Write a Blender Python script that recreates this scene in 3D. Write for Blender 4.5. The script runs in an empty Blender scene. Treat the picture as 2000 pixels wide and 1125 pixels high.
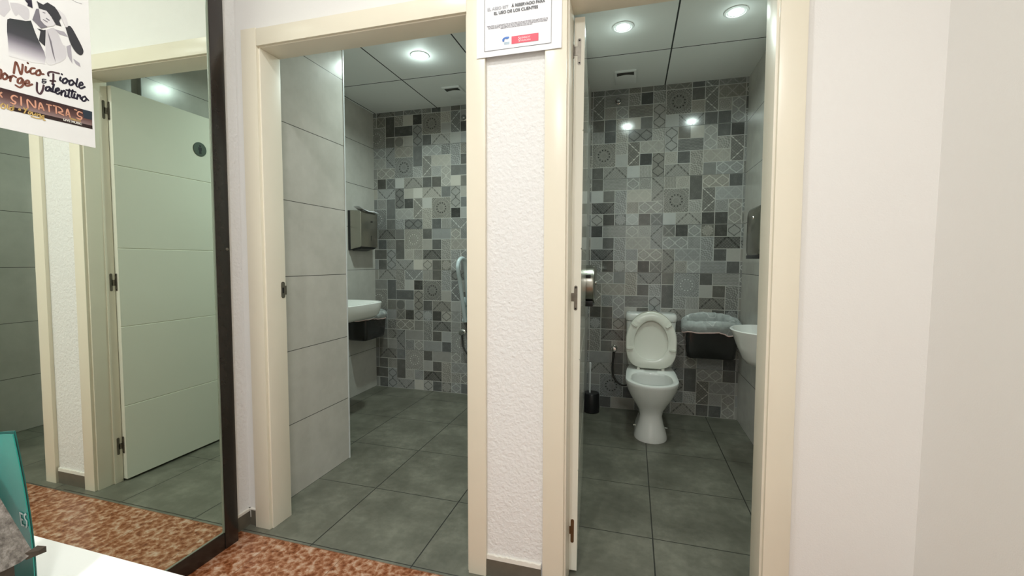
import bpy, bmesh, math, random
from mathutils import Vector, Matrix, noise
PI = math.pi
random.seed(5)
SC = bpy.context.scene
# ---------------------------------------------------------------- camera, exposure, world
cd = bpy.data.cameras.new('camera'); cam = bpy.data.objects.new('camera', cd); SC.collection.objects.link(cam)
cd.sensor_fit = 'HORIZONTAL'; cd.sensor_width = 36.0; cd.lens = 838.04 / 2000 * 36; cd.clip_start = 0.02
_r, _u, _f = Vector((.96253549, .2710932, .00582356)), Vector((-.02207129, .05692396, .99813452)), Vector((-.27025598, .96086843, -.06077471))
cam.matrix_world = Matrix(((_r.x, _u.x, -_f.x, 2.13965), (_r.y, _u.y, -_f.y, -1.44981), (_r.z, _u.z, -_f.z, 1.16963), (0, 0, 0, 1)))
SC.camera = cam
w = bpy.data.worlds.new('world'); SC.world = w; w.use_nodes = True
w.node_tree.nodes['Background'].inputs[0].default_value = (1, 1, 1, 1)
w.node_tree.nodes['Background'].inputs[1].default_value = 0.0
SC.view_settings.view_transform = 'Standard'; SC.view_settings.look = 'None'
SC.view_settings.gamma = 1.0; SC.view_settings.use_curve_mapping = False
SC.view_settings.exposure = 0.0
SC.cycles.max_bounces = 10; SC.cycles.diffuse_bounces = 6; SC.cycles.glossy_bounces = 6; SC.cycles.transparent_max_bounces = 8
SC.cycles.use_denoising = True; SC.cycles.sample_clamp_indirect = 6.0
SC.cycles.caustics_reflective = True

def halo_light(name, loc, watts, r, col):
    d = bpy.data.lights.new(name, 'POINT'); d.shadow_soft_size = r; d.energy = watts; d.color = col
    o = bpy.data.objects.new(name, d); o.location = loc; SC.collection.objects.link(o); return o
def lamp(name, loc, watts, size, col, spread=180.0, rot=None):
    d = bpy.data.lights.new(name, 'AREA'); d.shape = 'DISK'; d.size = size; d.energy = watts; d.color = col; d.spread = math.radians(spread)
    o = bpy.data.objects.new(name, d); o.location = loc
    if rot: o.rotation_euler = rot
    SC.collection.objects.link(o); return o
HALL_COL = (.98, 1.0, .985); BATH_COL = (.82, 1.0, .94)
HALL_LIGHTS = [(1.45, -.95, 2.77), (1.70, -2.2, 2.77), (2.50, -2.0, 2.77)]
HALL_W = [12.5, 23.5, 17.0]
BATH_LIGHTS = [(.782, 1.141, 2.5), (2.056, 1.134, 2.5), (2.636, 1.137, 2.5)]
BATH_W = [15.0, 4.6, 4.6]

# ---------------------------------------------------------------- shader helper
class NT:
    def __init__(s, name):
        s.mat = bpy.data.materials.new(name); s.mat.use_nodes = True; s.t = s.mat.node_tree
        s.b = s.t.nodes['Principled BSDF']; s.out = s.t.nodes['Material Output']
    def n(s, typ, **kw):
        x = s.t.nodes.new(typ)
        for k, v in kw.items(): setattr(x, k, v)
        return x
    def put(s, sock, v):
        if hasattr(v, 'is_linked') or isinstance(v, bpy.types.NodeSocket): s.t.links.new(v, sock)
        else: sock.default_value = v
    def m(s, op, a, b=None, c=None):
        x = s.n('ShaderNodeMath', operation=op)
        for i, v in enumerate((a, b, c)):
            if v is not None: s.put(x.inputs[i], v)
        return x.outputs[0]
    def add(s, a, b): return s.m('ADD', a, b)
    def sub(s, a, b): return s.m('SUBTRACT', a, b)
    def mul(s, a, b): return s.m('MULTIPLY', a, b)
    def absv(s, a): return s.m('ABSOLUTE', a)
    def sin(s, a): return s.m('SINE', a)
    def line(s, d, wd):
        x = s.n('ShaderNodeMath', operation='SUBTRACT', use_clamp=True); x.inputs[0].default_value = 1.0
        s.put(x.inputs[1], s.mul(s.absv(d), 1.0 / wd)); return x.outputs[0]
    def lt(s, a, b): return s.m('LESS_THAN', a, b)
    def mix(s, f, a, b):
        x = s.n('ShaderNodeMix', data_type='RGBA'); s.put(x.inputs[0], f); s.put(x.inputs[6], a); s.put(x.inputs[7], b); return x.outputs[2]
    def pos(s):
        g = s.n('ShaderNodeNewGeometry'); q = s.n('ShaderNodeSeparateXYZ'); s.t.links.new(g.outputs['Position'], q.inputs[0]); s.P = g.outputs['Position']; return q.outputs
    def noise(s, scale, detail=3.0, rough=.5, vec=None):
        x = s.n('ShaderNodeTexNoise'); x.inputs['Scale'].default_value = scale; x.inputs['Detail'].default_value = detail; x.inputs['Roughness'].default_value = rough
        if vec is None:
            g = s.n('ShaderNodeNewGeometry'); vec = g.outputs['Position']
        s.t.links.new(vec, x.inputs['Vector']); return x.outputs[0]
    def ramp(s, f, stops):
        x = s.n('ShaderNodeValToRGB'); e = x.color_ramp.elements
        e[0].position, e[0].color = stops[0]; e[1].position, e[1].color = stops[-1]
        for p_, c_ in stops[1:-1]:
            q = e.new(p_); q.color = c_
        s.put(x.inputs[0], f); return x.outputs[0]
    def bump(s, h, strength, dist=.01):
        x = s.n('ShaderNodeBump'); x.inputs['Strength'].default_value = strength; x.inputs['Distance'].default_value = dist
        s.put(x.inputs['Height'], h); s.t.links.new(x.outputs[0], s.b.inputs['Normal'])
    def col(s, v): s.put(s.b.inputs['Base Color'], v)
    def rough(s, v): s.put(s.b.inputs['Roughness'], v)
def c4(r, g=None, b=None):
    if g is None: g = b = r
    return (r, g, b, 1.0)

def simple(name, rgb, rough=.5, metal=0.0, var=.06, scale=40, bump=0.0, coat=0.0):
    n = NT(name); f = n.noise(scale)
    lo = c4(*[max(0, v * (1 - var)) for v in rgb]); hi = c4(*[min(1, v * (1 + var)) for v in rgb])
    n.col(n.mix(f, lo, hi)); n.rough(rough); n.b.inputs['Metallic'].default_value = metal
    if coat: n.b.inputs['Coat Weight'].default_value = coat
    if bump: n.bump(f, bump, .003)
    return n.mat

M = {}
M['cream'] = simple('cream_lacquer', (.80, .745, .61), .28, var=.02, scale=6)
M['cream_edge'] = simple('cream_edge', (.80, .75, .63), .35, var=.03, scale=8)
M['leaf'] = simple('door_lacquer', (.81, .80, .70), .10, var=.015, scale=4)
M['ceramic'] = simple('white_ceramic', (.80, .81, .78), .08, var=.01, scale=3)
M['seat'] = simple('white_seat_plastic', (.74, .74, .66), .22, var=.01, scale=3)
M['chrome'] = simple('chrome', (.72, .72, .70), .10, 1.0, var=.03)
M['steel'] = simple('brushed_steel', (.40, .385, .335), .26, 1.0, var=.06, scale=90)
M['hinge'] = simple('aged_steel_hinge', (.20, .18, .15), .38, .85, var=.3, scale=60)
M['rust'] = simple('rusty_hinge', (.16, .085, .035), .5, .6, var=.5, scale=60)
M['black'] = simple('black_plastic', (.012, .012, .013), .35)
M['binplastic'] = simple('dark_glossy_plastic', (.022, .022, .021), .12, var=.1)
M['frame'] = simple('dark_wenge_frame', (.021, .015, .012), .22, var=.35, scale=25)
M['glassedge'] = simple('green_glass_edge', (.22, .26, .20), .2)
M['edge'] = simple('pale_corner_trim', (.62, .64, .64), .3)
M['white'] = simple('white_plastic', (.78, .80, .79), .35, var=.02)
M['water'] = simple('dark_still_water', (.03, .035, .03), .03)
M['slot'] = simple('dark_vent_slot', (.02, .024, .024), .6)
M['dark'] = simple('dark_void', (.012, .011, .010), .8)
M['table'] = simple('white_table_laminate', (.86, .86, .82), .3, var=.015, scale=10)
M['paper'] = simple('white_paper', (.80, .80, .82), .45, var=.02, scale=30, bump=.15)
M['poster'] = simple('poster_paper', (.84, .835, .82), .4, var=.03, scale=20)
M['base'] = simple('dark_skirting_tile', (.135, .12, .092), .3, var=.25, scale=30)
M['caulk'] = simple('white_caulk', (.78, .75, .68), .6, var=.05, bump=.5)
M['rail'] = simple('pale_blue_white_rail', (.60, .70, .72), .22, var=.02)
M['pink'] = simple('pale_pink_drawstring', (.72, .52, .48), .5, var=.12, scale=30)
M['teal'] = simple('teal_card', (.01, .26, .21), .4, var=.14, scale=25)
M['tealdark'] = simple('dark_teal_card', (.006, .13, .11), .4, var=.1)
M['tealedge'] = simple('pale_card_edge', (.25, .60, .50), .5)
M['hose'] = simple('dark_braided_hose', (.03, .028, .024), .4, .3, var=.5, scale=300)
M['signdisc'] = simple('grey_green_sign_disc', (.10, .125, .105), .35, .3)
M['sensor'] = simple('dark_chrome', (.30, .30, .30), .12, 1.0)
def ink(name, rgb, rough=.45): M[name] = simple(name, rgb, rough, var=.03, scale=200)
ink('ink_black', (.012, .012, .016)); ink('ink_navy', (.016, .012, .03)); ink('ink_plum', (.075, .035, .045)); ink('ink_brown', (.20, .07, .045))
ink('ink_copper', (.72, .36, .24)); ink('ink_gold', (.62, .42, .14)); ink('ink_white', (.85, .83, .76)); ink('ink_band', (.055, .022, .02))
ink('ink_band_mid', (.22, .145, .135)); ink('ink_strip', (.02, .006, .006)); ink('ink_bandnavy', (.02, .032, .05)); ink('ink_grey1', (.035, .035, .042)); ink('ink_grey2', (.20, .185, .215))
ink('ink_grey3', (.42, .395, .44)); ink('ink_grey4', (.62, .60, .62)); ink('ink_skin', (.72, .70, .71)); ink('ink_red', (.72, .075, .12)); ink('ink_blue', (.04, .16, .52)); ink('ink_paleblue', (.45, .62, .75))
ink('ink_faint', (.42, .42, .45)); ink('ink_text', (.05, .05, .055)); ink('ink_redwhite', (.86, .66, .68)); ink('ink_tealwhite', (.62, .70, .66))

def fade(name, stops):
    n = NT(name); P = n.pos(); z0, z1 = stops[0][0], stops[-1][0]
    f = n.m('MULTIPLY', n.sub(P[2], z0), 1.0 / (z1 - z0)); n.col(n.ramp(f, [((z - z0) / (z1 - z0), c4(*c)) for z, c in stops])); n.rough(.45); M[name] = n.mat
fade('ink_jacket', [(1.698, (.80, .79, .79)), (1.715, (.52, .49, .54)), (1.735, (.20, .185, .22)), (1.752, (.055, .055, .065)), (1.80, (.028, .034, .036))])
fade('ink_scarf', [(1.690, (.83, .825, .81)), (1.73, (.66, .64, .665)), (1.81, (.60, .58, .60))])
fade('ink_banner', [(1.556, (.40, .30, .30)), (1.568, (.26, .17, .16)), (1.582, (.12, .055, .05)), (1.598, (.05, .018, .018)), (1.61, (.025, .012, .016))])
def m_stucco():
    n = NT('white_stucco'); a = n.noise(120, 3, .55); b = n.noise(62, 2, .5); q = n.noise(1.3, 2)
    n.col(n.mix(q, c4(.79, .785, .77), c4(.83, .825, .81))); n.rough(.62)
    h = n.add(n.mul(a, .5), n.mul(b, .9)); n.bump(h, .62, .006); return n.mat
M['stucco'] = m_stucco()
def m_smooth():
    n = NT('smooth_white_plaster'); a = n.noise(240, 2, .6); q = n.noise(1.1, 2)
    n.col(n.mix(q, c4(.80, .785, .755), c4(.83, .815, .785))); n.rough(.55); n.bump(a, .16, .003); return n.mat
M['plaster'] = m_smooth()
def m_ceilhall():
    n = NT('white_ceiling_paint'); q = n.noise(2); n.col(n.mix(q, c4(.80), c4(.84))); n.rough(.7); return n.mat
M['hallceil'] = m_ceilhall()
def grid(n, v, x0, p, wd):
    # 1 on a joint of width wd, period p
    f = n.m('FRACT', n.add(n.mul(n.sub(v, x0), 1.0 / p), .5))
    return n.lt(n.absv(n.sub(f, .5)), wd / p / 2)
TS = .3643
def m_walltile():
    n = NT('grey_concrete_wall_tile'); P = n.pos()
    a = n.noise(3.2, 5, .6); b = n.noise(14, 4, .6)
    f = n.add(n.mul(a, .7), n.mul(b, .3))
    base = n.ramp(f, [(.3, c4(.46, .445, .405)), (.7, c4(.60, .58, .535))])
    j = grid(n, P[2], 0.0, TS, .0035)
    n.col(n.mix(j, base, c4(.10, .095, .085))); n.rough(n.add(.16, n.mul(b, .08)))
    n.bump(n.mul(j, -1.0), .5, .002); return n.mat
M['walltile'] = m_walltile()
def m_floor(name, x0, px, y0, py):
    n = NT(name); P = n.pos()
    a = n.noise(4.5, 6, .62); b = n.noise(26, 4, .6); f = n.add(n.mul(a, .72), n.mul(b, .28))
    base = n.ramp(f, [(.34, c4(.094, .093, .070)), (.5, c4(.138, .137, .106)), (.66, c4(.205, .203, .160))])
    j = n.m('MAXIMUM', grid(n, P[0], x0, px, .0052), grid(n, P[1], y0, py, .0042))
    n.col(n.mix(j, base, c4(.026, .025, .021))); n.rough(n.add(.30, n.mul(b, .16))); n.bump(n.mul(j, -1.0), .4, .002); return n.mat
M['floor1'] = m_floor('grey_floor_tile', .4304, .4579, .4295, .459)
M['floor2'] = m_floor('grey_floor_tile_second', 2.2456, .4500, .402, .4400)
def m_hallfloor():
    n = NT('mottled_terracotta_floor_tile'); P = n.pos()
    v = n.n('ShaderNodeTexNoise'); v.inputs['Scale'].default_value = 30; v.inputs['Detail'].default_value = 4; v.inputs['Roughness'].default_value = .65; v.inputs['Distortion'].default_value = .5
    n.t.links.new(n.P, v.inputs['Vector'])
    vo = n.n('ShaderNodeTexVoronoi', feature='SMOOTH_F1'); vo.inputs['Scale'].default_value = 42; vo.inputs['Smoothness'].default_value = .35
    mx_ = n.n('ShaderNodeVectorMath', operation='ADD'); n.t.links.new(n.P, mx_.inputs[0]); sc_ = n.n('ShaderNodeVectorMath', operation='SCALE'); n.t.links.new(v.outputs['Color'], sc_.inputs[0]); sc_.inputs['Scale'].default_value = .03
    n.t.links.new(sc_.outputs[0], mx_.inputs[1]); n.t.links.new(mx_.outputs[0], vo.inputs['Vector'])
    w2 = n.noise(110, 4, .65)
    f = n.add(n.add(n.mul(v.outputs[0], .50), n.mul(vo.outputs['Distance'], .34)), n.mul(w2, .30))
    base = n.ramp(f, [(.38, c4(.12, .032, .010)), (.49, c4(.23, .072, .026)), (.57, c4(.33, .135, .066)), (.65, c4(.46, .26, .165)), (.76, c4(.58, .41, .31))])
    j = n.m('MAXIMUM', grid(n, P[0], 1.06, .335, .0025), grid(n, P[1], -.044, .335, .0025))
    n.col(n.mix(j, base, c4(.20, .10, .06))); n.rough(n.add(.16, n.mul(w2, .12))); return n.mat
M['hallfloor'] = m_hallfloor()
def m_ceil(name, x0, y0):
    n = NT(name); P = n.pos(); a = n.noise(2.0)
    j = n.m('MAXIMUM', grid(n, P[0], x0, .61, .009), grid(n, P[1], y0, .61, .008))
    n.col(n.mix(j, n.mix(a, c4(.74, .76, .745), c4(.79, .81, .79)), c4(.02, .022, .022))); n.rough(.62); return n.mat
M['ceil1'] = m_ceil('ceiling_panel', .474, 1.449); M['ceil2'] = m_ceil('ceiling_panel_second', 2.341, 1.469)
def m_mirror():
    n = NT('mirror_glass'); f = n.noise(3); n.col(n.mix(f, c4(.80, .865, .79), c4(.82, .885, .81))); n.b.inputs['Metallic'].default_value = 1; n.rough(.0); return n.mat
M['mirror'] = m_mirror()
def m_bag():
    n = NT('translucent_white_bag'); f = n.noise(30, 4, .6)
    v = n.n('ShaderNodeTexNoise'); v.inputs['Scale'].default_value = 9; v.inputs['Detail'].default_value = 1; v.inputs['Distortion'].default_value = .4
    g = n.n('ShaderNodeNewGeometry'); n.t.links.new(g.outputs['Position'], v.inputs['Vector'])
    cr = n.line(n.sub(v.outputs[0], .5), .03)
    n.col(n.mix(n.mul(cr, .7), c4(.70, .735, .725), c4(.88, .89, .88))); n.rough(.25); n.bump(n.add(n.mul(cr, .25), n.mul(f, .6)), .45, .008)
    tr = n.n('ShaderNodeBsdfTransparent'); tr.inputs[0].default_value = c4(.90, .93, .92)
    mx = n.n('ShaderNodeMixShader'); n.put(mx.inputs[0], n.add(n.add(.30, n.mul(f, .42)), n.mul(cr, .2)))
    n.t.links.new(tr.outputs[0], mx.inputs[1]); n.t.links.new(n.b.outputs[0], mx.inputs[2]); n.t.links.new(mx.outputs[0], n.out.inputs[0]); return n.mat
M['bag'] = m_bag()
def m_wood():
    n = NT('weathered_grey_wood'); P = n.pos(); mp = n.n('ShaderNodeMapping'); mp.inputs['Scale'].default_value = (6, 40, 40); mp.inputs['Rotation'].default_value = (0, 0, .31)
    n.t.links.new(n.P, mp.inputs[0]); f = n.noise(4, 5, .7, mp.outputs[0])
    n.col(n.ramp(f, [(.3, c4(.05, .042, .034)), (.5, c4(.15, .13, .11)), (.72, c4(.30, .27, .24))])); n.rough(.8); n.bump(f, .5, .004); return n.mat
M['wood'] = m_wood()
M['bark'] = simple('dark_bark', (.045, .03, .018), .8, var=.5, scale=80, bump=.6)
def m_emit(name, col, k):
    n = NT(name); n.col(c4(.9)); n.b.inputs['Emission Color'].default_value = c4(*col); n.b.inputs['Emission Strength'].default_value = k; return n.mat
M['led'] = m_emit('led_lens', (.92, 1.0, .96), 14.0); M['ledhall'] = m_emit('hall_lens', HALL_COL, 14.0)

def m_mosaic():
    n = NT('patchwork_cement_tile')
    uvn = n.n('ShaderNodeUVMap', uv_map='cell'); sp = n.n('ShaderNodeSeparateXYZ'); n.t.links.new(uvn.outputs[0], sp.inputs[0]); u, v = sp.outputs[0], sp.outputs[1]
    def at(nm): return n.n('ShaderNodeAttribute', attribute_name=nm).outputs['Fac']
    pat, tone, cw, ch, rnd = at('pat'), at('tone'), at('cw'), at('ch'), at('rnd')
    lu = n.sub(u, n.mul(cw, .5)); lv = n.sub(v, n.mul(ch, .5))
    fx = n.sub(n.m('FRACT', u), .5); fy = n.sub(n.m('FRACT', v), .5)
    fine = n.noise(180, 3, .6); mid = n.noise(22, 3, .6)
    def cosn(a): return n.m('COSINE', a)
    cf = cosn(n.mul(fy, PI)); d = n.sub(n.absv(fx), n.mul(n.mul(cf, cf), .47))
    inner = n.mul(n.line(n.add(n.sub(n.m('SQRT', n.add(n.mul(fx, fx), n.mul(fy, fy))), .17), n.mul(n.sin(n.mul(n.m('ARCTAN2', fy, fx), 8.0)), .05)), .05), .35)
    Q = n.add(n.line(d, .085), inner); K = n.sub(n.mul(n.line(d, .085), -1.0), n.mul(inner, -.4))
    wide = n.m('GREATER_THAN', cw, ch)
    def sel(f, a, b): return n.add(n.mul(f, a), n.mul(n.sub(1.0, f), b))
    p = sel(wide, lu, lv); q0 = sel(wide, v, u); flip = n.m('GREATER_THAN', rnd, .5); q = sel(flip, n.sub(1.0, q0), q0)
    dd = n.sub(q, n.absv(p)); bead = n.add(.62, n.mul(n.sin(n.mul(p, 24.0)), .38))
    spk = n.mul(n.mul(n.sin(n.mul(u, 27.0)), n.sin(n.mul(v, 27.0))), .5)
    arm2 = n.line(n.sub(n.absv(n.sub(n.absv(p), .5)), n.absv(n.sub(q, .5))), .05)
    F = n.add(n.sub(n.mul(n.mul(n.line(dd, .11), bead), -1.1), n.mul(arm2, .18)), n.mul(spk, .35))
    W = n.add(n.add(n.mul(n.mul(n.line(dd, .10), bead), 1.2), n.mul(n.mul(arm2, bead), .45)), n.mul(spk, .3))
    r = n.m('SQRT', n.add(n.mul(lu, lu), n.mul(lv, lv))); th = n.m('ARCTAN2', lv, lu)
    ring = n.m('MAXIMUM', n.m('MAXIMUM', n.line(n.sub(r, .94), .035), n.line(n.sub(r, .64), .03)), n.line(n.sub(r, .27), .03))
    spoke = n.mul(n.mul(n.sin(n.mul(th, 28.0)), n.sin(n.mul(r, 34.0))), n.mul(n.lt(r, .94), .38))
    tf = n.mul(n.sub(n.m('FRACT', n.mul(th, 12 / (2 * PI))), .5), 2 * PI / 12 * .5)
    dot = n.lt(n.m('SQRT', n.add(n.mul(tf, tf), n.m('POWER', n.sub(r, .47), 2.0))), .058)
    lace = n.mul(n.mul(n.m('GREATER_THAN', r, .96), spk), .9)
    med = n.add(n.add(n.mul(ring, .32), spoke), lace)
    Md = n.sub(med, n.mul(dot, 1.2)); Ml = n.add(med, n.mul(dot, 1.1))
    r1 = n.m('SQRT', n.add(n.mul(fx, fx), n.mul(fy, fy))); t1 = n.m('ARCTAN2', fy, fx)
    Rr = n.add(n.mul(n.line(n.sub(r1, .42), .04), .35), n.mul(n.mul(n.sin(n.mul(t1, 8.0)), n.sin(n.mul(r1, 34.0))), n.mul(n.lt(r1, .42), .3)))
    Dd = n.add(n.mul(n.lt(n.add(r1, n.mul(n.sin(n.mul(t1, 12.0)), .03)), .43), .42), n.mul(n.mul(n.sin(n.mul(t1, 8.0)), n.sin(n.mul(r1, 30.0))), .18))
    Oo = n.mul(n.lt(r1, .46), -.55)
    vm = n.m('FRACT', v); rc = n.m('SQRT', n.add(n.mul(u, u), n.mul(vm, vm))); tc = n.m('ARCTAN2', vm, u)
    Gg = n.add(n.mul(n.m('MAXIMUM', n.line(n.sub(rc, .95), .05), n.line(n.sub(rc, .5), .04)), .45), n.mul(n.mul(n.sin(n.mul(rc, 30.0)), n.sin(n.mul(tc, 16.0))), .45))
    sa, sb = n.add(lu, lv), n.sub(lu, lv)
    Xx = n.mul(n.m('MAXIMUM', n.line(n.sub(n.m('FRACT', n.add(n.mul(sa, 1.0), .5)), .5), .09), n.line(n.sub(n.m('FRACT', n.add(n.mul(sb, 1.0), .5)), .5), .09)), .38)
    Xx = n.add(Xx, n.mul(n.mul(n.sin(n.mul(sa, 25.0)), n.sin(n.mul(sb, 25.0))), .12))
    Vv = n.mul(n.sin(n.add(n.mul(v, 52.0), n.mul(n.sin(n.mul(u, 17.0)), 1.1))), .26)
    Yy = n.mul(n.sin(n.add(n.mul(u, 52.0), n.mul(n.sin(n.mul(v, 17.0)), 1.1))), .34)
    Tt = n.add(n.mul(spk, .3), n.mul(n.sub(mid, .5), .5))
    total = None
    for i, mk in enumerate([None, Tt, Q, K, F, W, Md, Ml, Rr, Dd, Oo, Gg, Xx, Vv, Yy]):
        if mk is None: continue
        x = n.mul(n.m('COMPARE', pat, float(i), .3), mk); total = x if total is None else n.add(total, x)
    total = n.add(total, n.mul(n.sub(fine, .5), .3)); total = n.add(total, n.mul(n.sub(mid, .5), .35))
    edge = n.m('MINIMUM', n.m('MINIMUM', u, n.sub(cw, u)), n.m('MINIMUM', v, n.sub(ch, v)))
    g = n.add(.040, n.mul(n.m('POWER', n.mul(tone, 1 / 9.0), 1.25), .52))
    up = n.mul(n.m('MAXIMUM', total, 0.0), n.mul(n.sub(.56, g), .85)); dn = n.mul(n.m('MINIMUM', total, 0.0), n.mul(g, .72))
    g2 = n.m('MAXIMUM', n.add(n.add(g, up), dn), .015)
    g3 = sel(n.lt(edge, .03), .46, g2)
    cc = n.n('ShaderNodeCombineXYZ'); n.put(cc.inputs[0], n.mul(g3, n.add(.97, n.mul(rnd, .07)))); n.put(cc.inputs[1], n.mul(g3, .985)); n.put(cc.inputs[2], n.mul(g3, n.sub(.97, n.mul(rnd, .09))))
    n.col(cc.outputs[0]); n.rough(.115); n.bump(fine, .03, .002); return n.mat
M['mosaic'] = m_mosaic()

# ---------------------------------------------------------------- mesh helper
class MB:
    def __init__(s): s.v = []; s.f = []; s.mi = []; s.cur = 0
    def mat(s, i): s.cur = i; return s
    def face(s, ids): s.f.append(tuple(ids)); s.mi.append(s.cur)
    def poly(s, pts):
        b = len(s.v); s.v += [tuple(p) for p in pts]; s.face(range(b, b + len(pts))); return s
    def box(s, x0, x1, y0, y1, z0, z1):
        b = len(s.v); s.v += [(x, y, z) for z in (z0, z1) for y in (y0, y1) for x in (x0, x1)]
        for q in ((0, 2, 3, 1), (4, 5, 7, 6), (0, 1, 5, 4), (2, 6, 7, 3), (0, 4, 6, 2), (1, 3, 7, 5)): s.face([b + i for i in q])
        return s
    def loft(s, rings, cap0=True, cap1=True, closed=True):
        b = len(s.v); n = len(rings[0])
        for r in rings: s.v += [tuple(p) for p in r]
        for i in range(len(rings) - 1):
            for j in range(n if closed else n - 1):
                k = (j + 1) % n; s.face((b + i * n + j, b + i * n + k, b + (i + 1) * n + k, b + (i + 1) * n + j))
        if cap0: s.face([b + j for j in range(n)][::-1])
        if cap1: s.face([b + (len(rings) - 1) * n + j for j in range(n)])
        return s
    def tube(s, path, r, seg=12, cap=True):
        P = [Vector(p) for p in path]; rings = []; up = None
        for i, p in enumerate(P):
            t = (P[min(i + 1, len(P) - 1)] - P[max(i - 1, 0)]).normalized()
            if up is None:
                up = Vector((0, 0, 1)) if abs(t.z) < .9 else Vector((1, 0, 0))
            a = (up - t * up.dot(t)).normalized(); up = a; c = t.cross(a); rr = r[i] if isinstance(r, (list, tuple)) else r
            rings.append([p + a * (rr * math.cos(2 * PI * k / seg)) + c * (rr * math.sin(2 * PI * k / seg)) for k in range(seg)])
        return s.loft(rings, cap, cap)
    def lathe(s, prof, c, axis='z', seg=32):
        # prof: (radius, height) along axis
        rings = []
        for r, h in prof:
            rg = []
            for k in range(seg):
                a = 2 * PI * k / seg; q = (r * math.cos(a), r * math.sin(a))
                rg.append((c[0] + q[0], c[1] + q[1], c[2] + h) if axis == 'z' else ((c[0] + h, c[1] + q[0], c[2] + q[1]) if axis == 'x' else (c[0] + q[0], c[1] + h, c[2] + q[1])))
            rings.append(rg)
        return s.loft(rings)
def spline(pts, n=8):
    P = [Vector(p) for p in pts]; out = []
    for i in range(len(P) - 1):
        a, b, c, d = P[max(i - 1, 0)], P[i], P[i + 1], P[min(i + 2, len(P) - 1)]
        for k in range(n):
            t = k / n; out.append(.5 * ((2 * b) + (c - a) * t + (2 * a - 5 * b + 4 * c - d) * t * t + (3 * b - a - 3 * c + d) * t ** 3))
    return out + [P[-1]]
def root_loc(o):
    while o.parent: o = o.parent
    return o.location
def obj(name, mb, mats, parent=None, bevel=0.0, smooth=False, sub=0, origin=None, seg=2):
    me = bpy.data.meshes.new(name); o = bpy.data.objects.new(name, me)
    off = root_loc(parent).copy() if parent else Vector(origin) if origin else Vector((0, 0, 0))
    me.from_pydata([tuple(Vector(p) - off) for p in mb.v], [], mb.f)
    for m in (mats if isinstance(mats, (list, tuple)) else [mats]): me.materials.append(M[m] if isinstance(m, str) else m)
    me.polygons.foreach_set('material_index', mb.mi)
    bm = bmesh.new(); bm.from_mesh(me)
    bmesh.ops.recalc_face_normals(bm, faces=bm.faces)
    if bevel:
        es = [e for e in bm.edges if len(e.link_faces) == 2 and e.calc_face_angle(0) > .5]
        bmesh.ops.bevel(bm, geom=es, offset=bevel, segments=seg, affect='EDGES', profile=.6, clamp_overlap=True)
    bm.to_mesh(me); bm.free()
    if smooth or bevel:
        for p_ in me.polygons: p_.use_smooth = True
        me.set_sharp_from_angle(angle=math.radians(42 if smooth else 35))
    if sub:
        sm = o.modifiers.new('sub', 'SUBSURF'); sm.levels = sub; sm.render_levels = sub
    if parent: o.parent = parent
    else: o.location = off
    SC.collection.objects.link(o); return o
def thing(name, loc, label, cat, group=None, kind=None):
    o = bpy.data.objects.new(name, None); o.empty_display_size = .05; o.location = loc; SC.collection.objects.link(o); return tag(o, label, cat, group, kind)
def tag(o, label, cat, group=None, kind=None):
    if label: o['label'] = label
    if cat: o['category'] = cat
    if group: o['group'] = group
    if kind: o['kind'] = kind
    return o
def struct(name, mb, mats, label, cat, **k): return tag(obj(name, mb, mats, **k), label, cat, kind='structure')
def lab(o, t): o['label'] = t; return o
def rrect(cx, cz, hw, hh, r, n=5):
    out = []
    for sx, sz, a0 in ((1, 1, 0), (-1, 1, 90), (-1, -1, 180), (1, -1, 270)):
        for k in range(n + 1):
            a = math.radians(a0 + 90 * k / n); out.append((cx + sx * (hw - r) + r * math.cos(a), cz + sz * (hh - r) + r * math.sin(a)))
    return out
def stroke2d(pts, wd, n=6):
    P = [Vector((p[0], p[1])) for p in pts]
    if len(P) > 2: P = [Vector((q.x, q.y)) for q in spline([(p.x, p.y, 0) for p in P], n)]
    L = []; R = []
    for i, p in enumerate(P):
        t = P[min(i + 1, len(P) - 1)] - P[max(i - 1, 0)]
        t = t.normalized() if t.length > 1e-9 else Vector((1, 0)); nn = Vector((-t.y, t.x)) * wd / 2; L.append(p + nn); R.append(p - nn)
    quads = [(L[i], L[i + 1], R[i + 1], R[i]) for i in range(len(P) - 1)]
    for e in (P[0], P[-1]): quads.append([e + Vector((math.cos(2 * PI * k / 10), math.sin(2 * PI * k / 10))) * wd / 2 for k in range(10)])
    return quads
def text_mesh(name, body, size, mat, matrix, parent=None, bold=0.0, align='LEFT', sx=1.0):
    cu = bpy.data.curves.new(name, 'FONT'); cu.body = body; cu.size = size; cu.align_x = align; cu.offset = bold; cu.extrude = 0; cu.fill_mode = 'FRONT'
    t = bpy.data.objects.new(name + '_tmp', cu); SC.collection.objects.link(t)
    dg = bpy.context.evaluated_depsgraph_get(); me = bpy.data.meshes.new_from_object(t.evaluated_get(dg)); bpy.data.objects.remove(t); bpy.data.curves.remove(cu)
    me.name = name; me.transform(Matrix.Diagonal((sx, 1, 1, 1))); me.transform(matrix)
    if parent: me.transform(Matrix.Translation(-root_loc(parent)))
    me.materials.clear(); me.materials.append(M[mat]); o = bpy.data.objects.new(name, me); SC.collection.objects.link(o)
    if parent: o.parent = parent
    return o

# ---------------------------------------------------------------- layout numbers (metres)
XA, XB, XD, XE = .652, 1.558, 1.927, 2.536            # clear opening edges, doors one and two
XL, XR = .521, 2.942                                   # hall side walls
YW, YB = .0145, .105                                   # hall face and inner face of the partition
HD = 2.036                                             # opening height
Y1, Y2 = 2.032, 2.037; ZC = 2.5; ZH = 2.80
X1A, X1B, YK = .5403, -.156, .690                      # first toilet: near block, recessed wall, end of block
X1R = 1.69; X2A, X2B = 1.798, 2.910

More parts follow.
